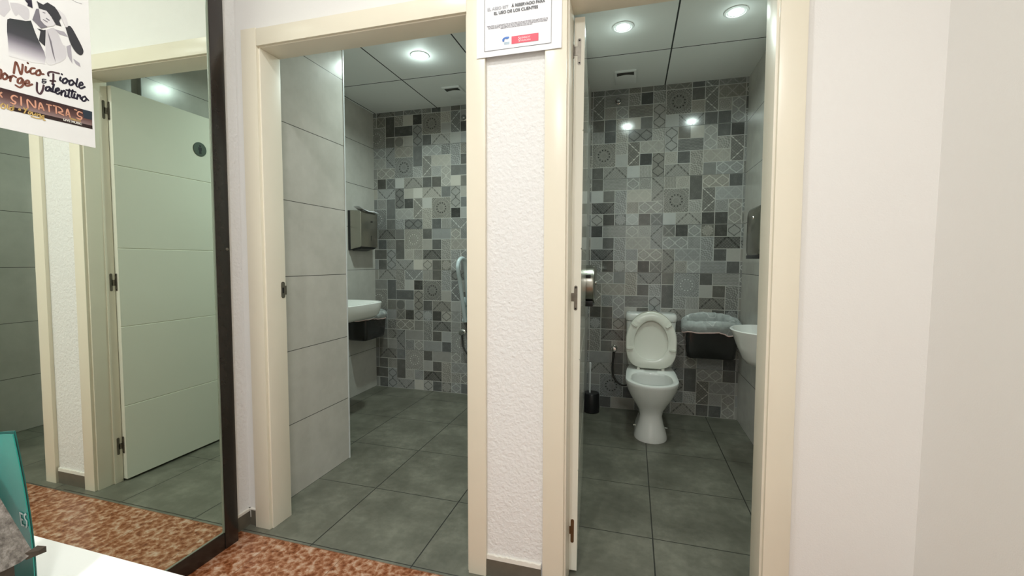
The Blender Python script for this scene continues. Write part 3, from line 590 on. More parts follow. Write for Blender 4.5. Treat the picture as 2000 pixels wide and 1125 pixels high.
STROKE={"brown":[[[-0.6993,1.6505],[-0.6944,1.6799],[-0.6905,1.6727],[-0.6859,1.6528],[-0.6822,1.6682],[-0.6811,1.6801]],[[-0.675,1.6769],[-0.6761,1.6658],[-0.6738,1.6627],[-0.6679,1.6693]],[[-0.6708,1.6887],[-0.6707,1.6878]],[[-0.6572,1.6804],[-0.6637,1.6776],[-0.6666,1.6698],[-0.6643,1.6633],[-0.6565,1.6682]],[[-0.6469,1.6805],[-0.6537,1.6744],[-0.6547,1.6648],[-0.6488,1.6663],[-0.6452,1.6745],[-0.6476,1.6794]],[[-0.6477,1.6785],[-0.6447,1.6714],[-0.6394,1.6727]],[[-0.7262,1.6489],[-0.7228,1.6487],[-0.7228,1.6385],[-0.7249,1.6266]],[[-0.7155,1.6439],[-0.7205,1.6363],[-0.7191,1.6273],[-0.7137,1.6311],[-0.7116,1.6391],[-0.715,1.6425],[-0.7095,1.6344]],[[-0.707,1.637],[-0.7055,1.64],[-0.7069,1.6274]],[[-0.7059,1.6358],[-0.7008,1.6435],[-0.6955,1.6416]],[[-0.6851,1.6442],[-0.6914,1.6384],[-0.6925,1.6291],[-0.6869,1.6305],[-0.6827,1.6419],[-0.6821,1.6291],[-0.6887,1.6184],[-0.697,1.6209]],[[-0.6782,1.6322],[-0.6706,1.6369],[-0.6715,1.6431],[-0.6767,1.6386],[-0.6784,1.6289],[-0.6734,1.6283],[-0.6643,1.636]]],"plum":[[[-0.6543,1.6441],[-0.6553,1.6228],[-0.6497,1.6165],[-0.644,1.627],[-0.6407,1.6426]],[[-0.6294,1.6726],[-0.6298,1.6792],[-0.6228,1.6855],[-0.6063,1.6881]],[[-0.6187,1.6812],[-0.6196,1.6654],[-0.6222,1.6524]],[[-0.6259,1.6603],[-0.6156,1.6636]]],"navy":[[[-0.6032,1.6789],[-0.605,1.6704],[-0.6015,1.6691]],[[-0.6,1.6889],[-0.5999,1.6879]],[[-0.5911,1.6811],[-0.5977,1.675],[-0.5988,1.6658],[-0.5931,1.6672],[-0.5885,1.6752],[-0.5912,1.6803],[-0.5842,1.6751]],[[-0.5767,1.6816],[-0.5834,1.6763],[-0.5839,1.6664],[-0.5788,1.6675],[-0.574,1.6756],[-0.5767,1.6807],[-0.5697,1.6737]],[[-0.5646,1.69],[-0.5683,1.6715],[-0.5656,1.6672]],[[-0.5609,1.6726],[-0.5531,1.6783],[-0.5544,1.6842],[-0.559,1.6805],[-0.5617,1.6705],[-0.5582,1.6656],[-0.548,1.674]],[[-0.6287,1.643],[-0.6356,1.6387],[-0.6366,1.6307],[-0.6312,1.6318],[-0.6261,1.6415],[-0.6271,1.6334],[-0.6231,1.6323]],[[-0.6188,1.6537],[-0.6223,1.6352],[-0.6183,1.6324]],[[-0.6154,1.636],[-0.6083,1.6422],[-0.6094,1.6469],[-0.6152,1.6413],[-0.6156,1.6325],[-0.6115,1.6305],[-0.6057,1.6362]],[[-0.6027,1.6425],[-0.6039,1.6299]],[[-0.6029,1.6372],[-0.5969,1.6447],[-0.5943,1.6404],[-0.5955,1.6294],[-0.5903,1.6331]],[[-0.5844,1.6529],[-0.5882,1.6321],[-0.5847,1.6307]],[[-0.5918,1.6484],[-0.5707,1.651]],[[-0.5771,1.6539],[-0.5809,1.6347],[-0.5773,1.6325]],[[-0.5732,1.6447],[-0.5751,1.6333],[-0.5707,1.6331]],[[-0.5657,1.6456],[-0.5685,1.632]],[[-0.5667,1.6399],[-0.5605,1.6457],[-0.5601,1.6369],[-0.5565,1.6345]],[[-0.5484,1.6465],[-0.5555,1.6403],[-0.5558,1.6321],[-0.5497,1.6333],[-0.5455,1.6412],[-0.5485,1.6447],[-0.5411,1.6382]]],"amp":[[[-0.6353,1.66],[-0.642,1.6582],[-0.6422,1.6539],[-0.6375,1.6549],[-0.643,1.6516],[-0.6425,1.6479],[-0.6364,1.6511],[-0.6355,1.6557]]],"copper":[[[-0.696,1.5913],[-0.7019,1.5932],[-0.7069,1.5866],[-0.7048,1.5801],[-0.6996,1.5771],[-0.7023,1.5713],[-0.7082,1.5725]],[[-0.6885,1.594],[-0.6889,1.5727]],[[-0.676,1.5705],[-0.6757,1.5921],[-0.6619,1.5753],[-0.6604,1.5942]],[[-0.6542,1.5745],[-0.6501,1.5928],[-0.6437,1.5746]],[[-0.6527,1.5792],[-0.6461,1.5798]],[[-0.6369,1.5931],[-0.6275,1.5934]],[[-0.6329,1.5928],[-0.6323,1.575]],[[-0.6227,1.5946],[-0.6152,1.5946]],[[-0.6173,1.5938],[-0.6174,1.5756]],[[-0.6117,1.5949],[-0.6055,1.5917],[-0.6038,1.5844],[-0.6123,1.5799],[-0.6013,1.5756]],[[-0.5956,1.5765],[-0.5919,1.5954],[-0.587,1.5757]],[[-0.594,1.5806],[-0.5882,1.5807]],[[-0.5751,1.5996],[-0.5711,1.5995]],[[-0.5581,1.5959],[-0.5656,1.5971],[-0.5696,1.5894],[-0.5661,1.5842],[-0.5594,1.5827],[-0.5627,1.5763],[-0.5708,1.5773]],[[-0.7302,1.5852],[-0.7248,1.592]],[[-0.7279,1.5861],[-0.7247,1.5809]]],"gold":[[[-0.7231,1.5657],[-0.7274,1.5594],[-0.7265,1.5534],[-0.7213,1.5536],[-0.7192,1.5622],[-0.7225,1.5651]],[[-0.7149,1.5653],[-0.7159,1.5562],[-0.7137,1.5545]],[[-0.7057,1.5604],[-0.7105,1.5588],[-0.7108,1.5539],[-0.7066,1.5545],[-0.7037,1.5668],[-0.7047,1.5559]],[[-0.6924,1.5633],[-0.6944,1.5594],[-0.6913,1.5596],[-0.6918,1.5627]],[[-0.6842,1.5677],[-0.6819,1.5636],[-0.6773,1.5684]],[[-0.68,1.5642],[-0.6842,1.5537]],[[-0.6725,1.5634],[-0.6759,1.5573],[-0.6729,1.5549],[-0.6701,1.5608],[-0.6726,1.563]],[[-0.6676,1.5617],[-0.6672,1.5543],[-0.662,1.5585],[-0.6612,1.5621],[-0.6608,1.5555]],[[-0.6573,1.5608],[-0.6576,1.5549]],[[-0.6568,1.5585],[-0.6521,1.5617],[-0.6525,1.554]],[[-0.6443,1.5608],[-0.649,1.5576],[-0.6486,1.5527],[-0.6444,1.5574],[-0.6461,1.5492],[-0.6422,1.5487]],[[-0.6706,1.5499],[-0.6604,1.5489],[-0.65,1.5505]]],"sig":[[[-0.5736,1.9061],[-0.5671,1.9081],[-0.5642,1.9076],[-0.5598,1.9069],[-0.5449,1.9093]]]}

def decal(name, items, parent, h0=.0014, dh=.00012):
    mats = []; m_ = MB(); h = h0
    for mt, polys in items:
        if mt not in mats: mats.append(mt)
        m_.mat(mats.index(mt)); h += dh
        for q in polys: m_.poly([(h, a, b) for a, b in q])
    return obj(name, tilt(m_), mats, parent)
def clip(poly, y0=-.7445):
    out = []
    for i, (a, b) in enumerate(poly):
        c, d = poly[(i + 1) % len(poly)]
        if a >= y0: out.append((a, b))
        if (a >= y0) != (c >= y0): t = (y0 - a) / (c - a); out.append((y0, b + t * (d - b)))
    return out
PL = {k: clip(v) for k, v in POLY.items()}
def smooth_poly(p): return [(q.x, q.y) for q in spline([(a, b, 0) for a, b in p + p[:1]], 4)[:-1]]
decal('man_print', [('ink_grey4', [PL['coat2'], smooth_poly(PL['hand2'])]), ('ink_jacket', [PL['jacket']]), ('ink_scarf', [smooth_poly(PL['scarf'])]), ('ink_grey3', [PL['lapel'], PL['strap'], PL['tail']]), ('ink_grey2', [PL['neck'], PL['fold']]),
      ('ink_grey1', [PL['tie'], PL['bow'], smooth_poly(PL['arm'])]), ('ink_navy', [PL['tie2']]), ('ink_skin', [PL['face'], smooth_poly(PL['hand'])]), ('ink_grey1', [PL['hat']]), ('ink_grey2', [PL['mouth'], PL['nose'], PL['eye']])], po)
def strokes(key, wd): return [clip([(q.x, q.y) for q in quad]) for s_ in STROKE[key] for quad in stroke2d(s_, wd)]
def ok(qs): return [q for q in qs if len(q) > 2]
def strokes2(key, i0, i1, wd): return ok([clip([(q.x, q.y) for q in quad]) for s_ in STROKE[key][i0:i1] for quad in stroke2d(s_, wd)])
decal('names_lettering', [('ink_brown', strokes2('brown', 0, 6, .0046)), ('ink_plum', strokes2('plum', 1, 4, .0046)), ('ink_navy', strokes2('navy', 0, 6, .0046))], po)
decal('names_lettering', [('ink_brown', strokes2('brown', 6, 99, .0046)), ('ink_plum', strokes2('plum', 0, 1, .0046)), ('ink_navy', strokes2('navy', 6, 99, .0046))], po)
decal('names_lettering', [('ink_navy', strokes2('amp', 0, 1, .0026))], po)
decal('pen_mark', [('ink_grey2', strokes2('sig', 0, 1, .001))], po)
decal('banner', [('ink_banner', [PL['band_mid'], PL['band_top']]), ('ink_bandnavy', [PL['band_navy']]), ('ink_strip', [PL['strip']])], po)
decal('banner_lettering', [('ink_copper', ok(strokes('copper', .0034))), ('ink_gold', ok(strokes('gold', .0026)))], po, h0=.0022)
MT = lambda y, z, h=.0024: Matrix(((0, 0, 1, mx(y, z) + h), (1, 0, 0, y), (0, 1, 0, z), (0, 0, 0, 1)))
text_mesh('banner_lettering', 'LIVE MUSIC', .0085, 'ink_white', MT(-.6025, 1.5605), po, bold=.00025)
text_mesh('banner_lettering', 'TRIBUTE', .0068, 'ink_gold', MT(-.5885, 1.5685), po, bold=.0002)

# ---------------------------------------------------------------- notice on the pillar
sg = thing('paper_notice', (1.749, -.004, 1.9735), 'printed white paper notice taped across the top of the pillar', 'notice')
m_ = MB(); rows_ = []
for j in range(9):
    z = 1.8735 + .210 * j / 8
    rows_.append([(1.6005 + .297 * i / 14, -.0045 - .0016 * math.sin(PI * i / 14) * (1 - j / 8) - (.002 * max(0, (i - 11) / 3) ** 2 * max(0, 1 - j / 3)), z) for i in range(15)])
m_.loft(rows_, False, False, closed=False)
k = len(m_.v); back = [[(x, y + .0012, z) for x, y, z in r_] for r_ in rows_]; m_.loft(back, False, False, closed=False)
obj('paper', m_, 'paper', sg, smooth=True)
def flat(name, polys, mt, h): 
    m_ = MB()
    for q in polys: m_.poly([(x, h, z) for x, z in q])
    return obj(name, m_, mt, sg)
def rect(x0, x1, z0, z1): return [(x0, z0), (x1, z0), (x1, z1), (x0, z1)]
HN = -.0066
flat('printed_border', [rect(1.6295, 1.6305, 1.893, 2.068), rect(1.8625, 1.8635, 1.893, 2.068), rect(1.6295, 1.8635, 1.8925, 1.8938), rect(1.6295, 1.8635, 2.067, 2.068)], 'ink_text', HN)
NM = lambda x, z: Matrix(((1, 0, 0, x), (0, 0, -1, HN - .0002), (0, 1, 0, z), (0, 0, 0, 1)))
text_mesh('heading', 'EL ASEO EST', .0135, 'ink_faint', NM(1.640, 2.0268), sg, bold=.0003, sx=1.0)
text_mesh('heading', '\u00c1 RESERVADO PARA', .0135, 'ink_text', NM(1.7265, 2.0268), sg, bold=.0004, sx=.92)
text_mesh('heading', 'EL USO DE LOS CLIENTES', .0135, 'ink_text', NM(1.6635, 2.0105), sg, bold=.0004, sx=1.0)
rr = random.Random(2); ql = []
for i, (x0, x1) in enumerate(((1.639, 1.853), (1.642, 1.851), (1.644, 1.850), (1.688, 1.798))):
    x = x0; z = 1.9745 - i * .0042
    while x < x1:
        l_ = rr.uniform(.004, .013); ql.append(rect(x, min(x + l_, x1), z, z + .0016)); x += l_ + .0016
flat('small_print', ql, 'ink_grey2', HN)
flat('red_logo', [rect(1.727, 1.820, 1.9062, 1.9310)], 'ink_red', HN)
text_mesh('logo_lettering', 'GENERALITAT', .0082, 'ink_redwhite', NM(1.7605, 1.9198), sg, bold=.0001, sx=.60)
text_mesh('logo_lettering', 'VALENCIANA', .0082, 'ink_redwhite', NM(1.7605, 1.9108), sg, bold=.0001, sx=.66)
flat('logo_emblem', [[(q.x, q.y) for q in qq] for s_ in ([(1.754, 1.927), (1.7515, 1.924), (1.756, 1.921), (1.751, 1.917), (1.756, 1.913), (1.752, 1.910)], [(1.757, 1.926), (1.758, 1.920), (1.757, 1.911)]) for qq in stroke2d(s_, .0016)], 'ink_redwhite', HN - .0002)
flat('blue_logo', [[(1.695, 1.918), (1.694, 1.925), (1.699, 1.9305), (1.708, 1.9325), (1.7175, 1.932), (1.7185, 1.9285), (1.716, 1.9255), (1.710, 1.9245), (1.706, 1.9265), (1.702, 1.925), (1.7005, 1.9175)]], 'ink_blue', HN)
flat('blue_logo', [rect(1.7005, 1.720, 1.9135, 1.9152), rect(1.7005, 1.719, 1.9105, 1.9122), rect(1.7005, 1.720, 1.9075, 1.909)], 'ink_paleblue', HN)

# ---------------------------------------------------------------- toilet
TX = 2.277
def egg(z, hw, yf, yb, wb=.84, n=48, pw=2.0):
    yc = yf + hw * 1.15 if yb - yf > hw * 1.6 else (yf + yb) / 2; out = []
    for i in range(n):
        a = 2 * PI * i / n; c, s_ = math.cos(a), math.sin(a)
        if s_ < 0: x = hw * math.copysign(abs(c) ** (2 / pw), c); y = yc + (yc - yf) * s_
        else:
            e = .55; x = hw * math.copysign(abs(c) ** e, c) * (1 - (1 - wb) * s_ ** 2); y = yc + (yb - yc) * s_ ** e
        out.append((TX + x, y, z))
    return out
to = thing('toilet', (TX, 1.70, 0), 'white toilet with its lid and seat raised', 'toilet')
R_ = [egg(0, .106, 1.402, 1.90, .9), egg(.012, .107, 1.402, 1.90, .9), egg(.05, .096, 1.412, 1.88, .9), egg(.10, .080, 1.432, 1.86, .9), egg(.15, .071, 1.446, 1.86, .95), egg(.19, .080, 1.438, 1.88, 1), egg(.235, .106, 1.402, 1.92, 1), egg(.285, .136, 1.365, 1.98, 1), egg(.335, .158, 1.336, 2.02, .96), egg(.372, .168, 1.320, 2.03, .9),
      egg(.388, .171, 1.315, 2.03, .9), egg(.396, .168, 1.318, 2.03, .9), egg(.399, .160, 1.327, 2.025, .9)]
I_ = [egg(.399, .140, 1.350, 1.69, .8), egg(.394, .133, 1.357, 1.685, .8), egg(.375, .130, 1.362, 1.682, .8), egg(.34, .128, 1.366, 1.68, .8), egg(.28, .108, 1.40, 1.665, .85), egg(.22, .075, 1.46, 1.65, .9), egg(.16, .05, 1.51, 1.63, .95), egg(.145, .03, 1.54, 1.61, .95)]
obj('pan', MB().loft(R_ + I_), 'ceramic', to, smooth=True)
m_ = MB(); m_.poly(egg(.245, .083, 1.445, 1.655, .9)); obj('water', m_, 'water', to)
def rr_ring(cx, cy, hw, hd, r, z): return [(x, y, z) for x, y in rrect(cx, cy, hw, hd, r)]
ci = obj('cistern', MB().loft([rr_ring(TX, 1.948, .158, .082, .03, .4), rr_ring(TX, 1.948, .166, .086, .03, .45), rr_ring(TX, 1.948, .173, .087, .03, .60), rr_ring(TX, 1.948, .176, .087, .03, .735)]), 'ceramic', to, smooth=True)
cl = obj('cistern_lid', MB().loft([rr_ring(TX, 1.946, .177, .089, .03, .738), rr_ring(TX, 1.946, .180, .091, .03, .744), rr_ring(TX, 1.946, .180, .091, .03, .775), rr_ring(TX, 1.946, .176, .087, .03, .788), rr_ring(TX, 1.946, .16, .07, .03, .793)]), 'ceramic', to, smooth=True)
obj('flush_button', MB().lathe([(.022, .792), (.022, .797), (.018, .799)], (TX, 1.955, 0), seg=24), 'chrome', cl, smooth=True)
# raised seat: outline in its own plane, hinged low behind the bowl
hz, hy, tl = .412, 1.752, math.radians(9)
def up(u, v, d): return (TX + u, hy + v * math.sin(tl) - d * math.cos(tl), hz + v * math.cos(tl) + d * math.sin(tl))
def seat_out(s=1.0, n=64, H=.405, W_=.174):
    out = []
    for i in range(n):
        a = 2 * PI * i / n; c, q = math.cos(a), math.sin(a)
        if q >= 0: u = W_ * c; v = .195 + (H - .195) * q
        else: u = W_ * math.copysign(abs(c) ** .52, c); v = .195 + .195 * math.copysign(abs(q) ** .62, q); u *= 1 - .06 * q * q
        out.append((u * s, .2 + (v - .2) * s))
    return out
def seat_in(g=0.0, n=64):
    out = []
    for i in range(n):
        a = 2 * PI * i / n; c, q = math.cos(a), math.sin(a); u = (.117 - .012 * q - g) * c * (1 if q > 0 else 1.0); v = .198 + (.142 - g) * q * (1.0 if q > 0 else .97)
        out.append((u, v))
    return out
so, si = seat_out(), seat_in(); so2 = seat_out(.965); si2 = seat_in(-.008)
m_ = MB(); m_.loft([[up(u, v, .006) for u, v in si], [up(u, v, .016) for u, v in si], [up(u, v, .021) for u, v in si2], [up(u, v, .021) for u, v in so2], [up(u, v, .015) for u, v in so], [up(u, v, .006) for u, v in so], [up(u, v, .004) for u, v in so2], [up(u, v, .006) for u, v in si]], False, False)
se = obj('seat', m_, 'seat', to, smooth=True)
for u, v, a in ((-.147, .135, 0), (.147, .135, 0), (-.118, .305, -32), (.118, .305, 32)):
    ca, sa = math.cos(math.radians(a)), math.sin(math.radians(a))
    pts = rrect(0, 0, .023, .0085, .007); f_ = lambda d, k_: [up(u + (x * ca - z * sa) * k_, v + (x * sa + z * ca) * k_, d) for x, z in pts]
    obj('bumper', MB().loft([f_(.019, 1.08), f_(.027, 1.0), f_(.031, .8)]), 'seat', se, smooth=True)
L_ = seat_out(1.0, H=.412, W_=.1755)
sc = lambda s, d: [up(u * s, .2 + (v - .2) * s, d) for u, v in L_]
obj('toilet_lid', MB().loft([sc(.93, -.006), sc(1.0, .002), sc(1.005, -.004), sc(1.0, -.014), sc(.96, -.022), sc(.6, -.028)]), 'seat', to, smooth=True)
m_ = MB()
for sx in (-1, 1):
    m_.tube([up(sx * .094, -.004, -.004), up(sx * .074, -.004, -.004)], .012, 14); m_.box(TX + sx * .084 - .009, TX + sx * .084 + .009, 1.742, 1.775, .398, .415)
m_.tube([up(-.072, .004, -.006), up(.072, .004, -.006)], .008, 10)
obj('seat_hinge', m_, 'seat', to, smooth=True)
for sx in (-1, 1): obj('floor_bolt', MB().tube([(TX + sx * .085, 1.60, .045), (TX + sx * .112, 1.60, .040)], .006, 10), 'chrome', to)

# stop valves
def valve(x, y, z, label, hose):
    r_ = thing('stop_valve', (x, y, z), label, 'valve', 'chrome stop valves')
    obj('rosette', MB().lathe([(.026, 0), (.026, -.004), (.014, -.010), (.011, -.03)], (x, y, z), 'y', 24), 'chrome', r_, smooth=True)
    obj('knob', MB().lathe([(.012, -.03), (.021, -.034), (.023, -.050), (.018, -.058), (.002, -.060)], (x, y, z), 'y', 18), 'chrome', r_, smooth=True)
    obj('hose', MB().tube(spline(hose, 8), .0075, 10), 'hose', r_, smooth=True)
valve(2.008, Y2, .488, 'chrome stop valve with a dark hose curving to the white toilet', [(2.008, 2.015, .478), (2.006, 2.01, .43), (2.000, 2.00, .35), (2.008, 1.99, .28), (2.045, 1.98, .225), (2.10, 1.975, .21), (2.17, 1.96, .25)])
valve(.716, Y1, .552, 'chrome stop valve below the folded grab rail', [(.716, 2.01, .545), (.722, 2.00, .50), (.745, 1.98, .42), (.83, 1.96, .33), (.92, 1.95, .28)])
# brush
b_ = thing('toilet_brush', (1.848, 1.905, 0), 'black toilet brush pot on the floor beside the toilet', 'toilet brush')
obj('pot', MB().lathe([(.055, 0), (.062, .006), (.064, .05), (.062, .14), (.056, .152), (.030, .154), (.012, .150)], (1.848, 1.905, 0), seg=32), 'black', b_, smooth=True)
lab(obj('brush_handle', MB().lathe([(.007, .15), (.0065, .33), (.009, .36), (.009, .385), (.004, .39)], (1.835, 1.905, 0), seg=14), 'white', b_, smooth=True), 'pale brush handle')

# toilet roll dispenser, round, seen edge-on
tp = thing('toilet_roll_dispenser', (X2A, 1.44, 1.005), 'round chrome toilet roll dispenser beside the open door edge', 'toilet roll dispenser')
obj('drum', MB().lathe([(.118, .010), (.127, .014), (.128, .092), (.124, .103), (.115, .107), (.001, .109)], (X2A, 1.43, 1.024), 'x', 48), 'steel', tp, smooth=True)
obj('back_plate', MB().lathe([(.112, 0), (.120, .001), (.120, .012)], (X2A, 1.43, 1.024), 'x', 40), 'black', tp)
obj('tear_edge', MB().box(X2A + .012, X2A + .098, 1.34, 1.52, .884, .921), 'black', tp, bevel=.006)
obj('lock', MB().lathe([(.014, .107), (.014, .116), (.010, .118)], (X2A, 1.40, 1.036), 'x', 20), 'chrome', tp, smooth=True)
obj('sight_slot', MB().box(X2A + .03, X2A + .085, 1.306, 1.320, 1.071, 1.091), 'black', tp, bevel=.003)

# ---------------------------------------------------------------- wash basins
def dring(xw, sgn, yc, dep, hl, z, n=40, pw=2.3):
    out = []
    for i in range(n + 1):
        a = -PI / 2 + PI * i / n; c, s_ = math.cos(a), math.sin(a)
        out.append((xw + sgn * dep * abs(c) ** (2 / pw), yc + hl * math.copysign(abs(s_) ** (2 / pw), s_), z))
    return out
def basin(name, xw, sgn, yc, rings, inner, label, pw):
    r_ = thing(name, (xw, yc, rings[-1][2]), label, 'wash basin', 'white wash basins')
    m_ = MB(); m_.loft([dring(xw, sgn, y_, d, h, z, pw=pw) for d, h, z, y_ in rings] + [dring(xw + sgn * o_, sgn, y_, d - o_, h, z, pw=pw) for d, h, z, y_, o_ in inner])
    obj('bowl', m_, 'ceramic', r_, smooth=True)
    d, h, z, y_, o_ = inner[-1]; lab(obj('drain', MB().lathe([(.022, .001), (.020, .004), (.002, .003)], (xw + sgn * (d * .55), y_, z), seg=24), 'chrome', r_, smooth=True), 'chrome drain'); return r_
by = 1.275
bs2 = basin('wash_basin', X2B, -1, by, [(.085, .10, .585, by + .01), (.125, .135, .592, by + .01), (.150, .160, .625, by), (.178, .186, .69, by), (.202, .206, .755, by), (.214, .216, .778, by), (.217, .218, .787, by), (.213, .214, .792, by)],
      [(.202, .203, .791, by, .02), (.196, .197, .778, by, .022), (.176, .176, .72, by, .03), (.14, .14, .655, by, .04), (.09, .08, .63, by, .05)], 'white tapering wash basin on the wall beside the toilet', 2.1)
y1c = 1.20
bs1 = basin('wash_basin', X1B, 1, y1c, [(.36, .16, .742, y1c), (.435, .225, .748, y1c), (.462, .248, .772, y1c), (.476, .258, .815, y1c), (.481, .262, .850, y1c), (.482, .263, .860, y1c), (.478, .259, .865, y1c)],
      [(.463, .245, .864, y1c, .10), (.457, .239, .85, y1c, .10), (.44, .225, .81, y1c, .11), (.39, .18, .78, y1c, .13), (.28, .10, .765, y1c, .15)], 'white wash basin under the square steel towel dispenser', 6.5)
lab(obj('waste_pipe', MB().tube(spline([(X1B + .16, 1.16, .74), (X1B + .16, 1.16, .62), (X1B + .15, 1.17, .56), (X1B + .09, 1.18, .53), (X1B + .001, 1.18, .53)], 6), .017, 14), 'white', bs1, smooth=True), 'white waste pipe')

# ---------------------------------------------------------------- waste bins with liners
def bin_(ax, wall, c0, c1, dep, z0, z1, label):
    """ax 'y': hung on a wall facing -Y; 'x': hung on a wall facing +X"""
    P_ = (lambda a, d, z: (a, wall - d, z)) if ax == 'y' else (lambda a, d, z: (wall + d, a, z))
    r_ = thing('waste_bin', P_((c0 + c1) / 2, dep / 2, z0), label, 'bin', 'dark wall bins')
    def ring(k, z, r=.03):
        cc = (c0 + c1) / 2; hw = (c1 - c0) / 2 - k; d = dep - k * 1.2
        return [P_(cc + x, max(.001, d / 2 + y), z) for x, y in rrect(0, 0, hw, d / 2 - .001, r)]
    m_ = MB(); m_.loft([ring(.040, z0, .02), ring(.022, z0 + .004, .025), ring(.012, z0 + .016, .03), ring(.006, z0 + .08), ring(0, z1 - .006), ring(0, z1), ring(.008, z1), ring(.012, z1 - .02), ring(.03, z0 + .02)])
    obj('bin_body', m_, 'binplastic', r_, smooth=True); return r_, P_
def liner(P_, c0, c1, dep, z1, label, seed, drop, arch, amp=1.0):
    r_ = thing('bin_liner', P_((c0 + c1) / 2, dep / 2, z1 - .05), label, 'bin liner', 'white bin liners')
    n = 96; cc, hw = (c0 + c1) / 2, (c1 - c0) / 2; prof = [(.018, -drop), (.026, -drop * .65), (.030, -drop * .2), (.027, .018), (.018, .034), (.004, .042), (-.010, .036), (-.020, .015), (-.026, -.03), (-.030, -.09)]
    rings = []
    for j, (o_, dz) in enumerate(prof):
        rg = []
        for i in range(n):
            a = 2 * PI * i / n; c, s_ = math.cos(a), math.sin(a)
            bx = (hw + o_) * math.copysign(abs(c) ** .62, c); by_ = (dep / 2 + o_ * .8) * math.copysign(abs(s_) ** .62, s_)
            q = Vector((bx * 9, by_ * 9 + seed, dz * 11)); f1_ = noise.noise(q); f2_ = noise.noise(Vector((bx * 26, by_ * 26 + seed, dz * 5)))
            fold = (.013 * f1_ + .007 * f2_) * amp; ar = arch * math.cos(bx / (hw + .04) * 1.5) * (1 if j in (2, 3, 4, 5, 6, 7) else .25) - (.020 * by_ / (dep / 2) if 2 < j < 8 else 0)
            d = dep / 2 + by_ + fold
            rg.append(P_(cc + bx + fold, max(.004, d), z1 + dz + ar + fold * 1.1 + (.010 * f1_ if j == 0 else 0)))
        rings.append(rg)
    obj('plastic_film', MB().loft(rings, False, False), 'bag', r_, smooth=True)
    lab(obj('drawstring_hem', MB().tube(rings[0] + rings[0][:1], .0042, 8, cap=False), 'pink', r_, smooth=True), 'pale pink hem'); return r_
r2, P2_ = bin_('y', Y2, 2.522, 2.872, .165, .470, .705, 'dark wall bin beside the toilet')
liner(P2_, 2.522, 2.872, .165, .705, 'crumpled white liner over the bin beside the toilet', 2.0, .045, .028)
r1, P1_ = bin_('x', X1B, 1.60, 1.915, .195, .500, .705, 'dark wall bin behind the basin under the towel dispenser')
liner(P1_, 1.60, 1.915, .20, .705, 'white liner corner sticking out behind the basin', 9.0, .03, .012, .7)

# ---------------------------------------------------------------- paper towel dispensers
dp = thing('paper_towel_dispenser', (X1B, 1.76, 1.26), 'square brushed steel towel dispenser above the basin with a paper towel on top', 'towel dispenser', 'steel towel dispensers')
y0, y1, x0, x1 = 1.645, 1.885, X1B, X1B + .126
obj('back_plate', MB().box(x0, x0 + .028, y0 + .001, y1 - .001, 1.262, 1.590), 'black', dp)
m_ = MB(); k_ = [(x0 + .022, 1.266), (x1 - .014, 1.286), (x1, 1.290), (x1, 1.572), (x1 - .012, 1.588), (x0 + .022, 1.592)]
m_.loft([[(x, y0, z) for x, z in k_], [(x, y1, z) for x, z in k_]]); dh = obj('housing', m_, 'steel', dp, bevel=.006, seg=3)
obj('outlet', MB().loft([[(x, y, 1.2855 if x > x0 + .05 else 1.2655) for x, y in ((x0 + .03, y0 + .012), (x1 - .008, y0 + .012), (x1 - .008, y1 - .012), (x0 + .03, y1 - .012))], [(x, y, 1.272 if x > x0 + .05 else 1.255) for x, y in ((x0 + .03, y0 + .02), (x1 - .02, y0 + .03), (x1 - .02, y1 - .03), (x0 + .03, y1 - .02))]]), 'black', dp)
obj('lock', MB().loft([[(x1 + d, y, z) for y, z in rrect(1.797, 1.505, .013, .006, .005)] for d in (-.001, .003)]), 'black', dp)
obj('level_slot', MB().box(x1 - .001, x1 + .0012, 1.790, 1.794, 1.345, 1.385), 'black', dp)
m_ = MB(); rs = []
for j in range(8):
    y = 1.648 + .245 * j / 7; rs.append([(x0 + .055 + .085 * i / 6, y - .01 * (i / 6) + .004 * math.sin(j * 2.1 + i), 1.5945 + .004 + .0035 * math.sin(j * 1.9 + i * .8) + (.020 * (1 - j / 2) ** 2 if j < 2 else 0) - (.012 * ((i - 4) / 2) ** 2 if i > 4 else 0)) for i in range(7)])
m_.loft(rs, False, False, closed=False); m_.loft([[(x, y, z + .0012) for x, y, z in r_] for r_ in rs], False, False, closed=False)
tag(obj('paper_towel', m_, 'paper', None, smooth=True), 'crumpled white paper towel lying on the square steel dispenser', 'paper towel')
dq = thing('paper_towel_dispenser', (X2B, 1.33, 1.2), 'rounded dark steel towel dispenser above the tapering basin', 'towel dispenser', 'steel towel dispensers')
def dq_ring(x, k): return [(x, y, z) for y, z in rrect(1.327, 1.349, .148 - k, .146 - k, .042, 6)]
obj('housing', MB().loft([dq_ring(X2B - .012, 0), dq_ring(X2B - .088, 0), dq_ring(X2B - .104, .006), dq_ring(X2B - .110, .016)]), 'steel', dq, smooth=True)
obj('back_plate', MB().loft([dq_ring(X2B, .006), dq_ring(X2B - .013, .004)]), 'black', dq)
obj('outlet', MB().box(X2B - .1112, X2B - .015, 1.200, 1.455, 1.196, 1.218), 'black', dq, bevel=.004)
obj('lock', MB().lathe([(.012, -.109), (.011, -.113), (.002, -.114)], (X2B, 1.327, 1.43), 'x', 18), 'chrome', dq, smooth=True)

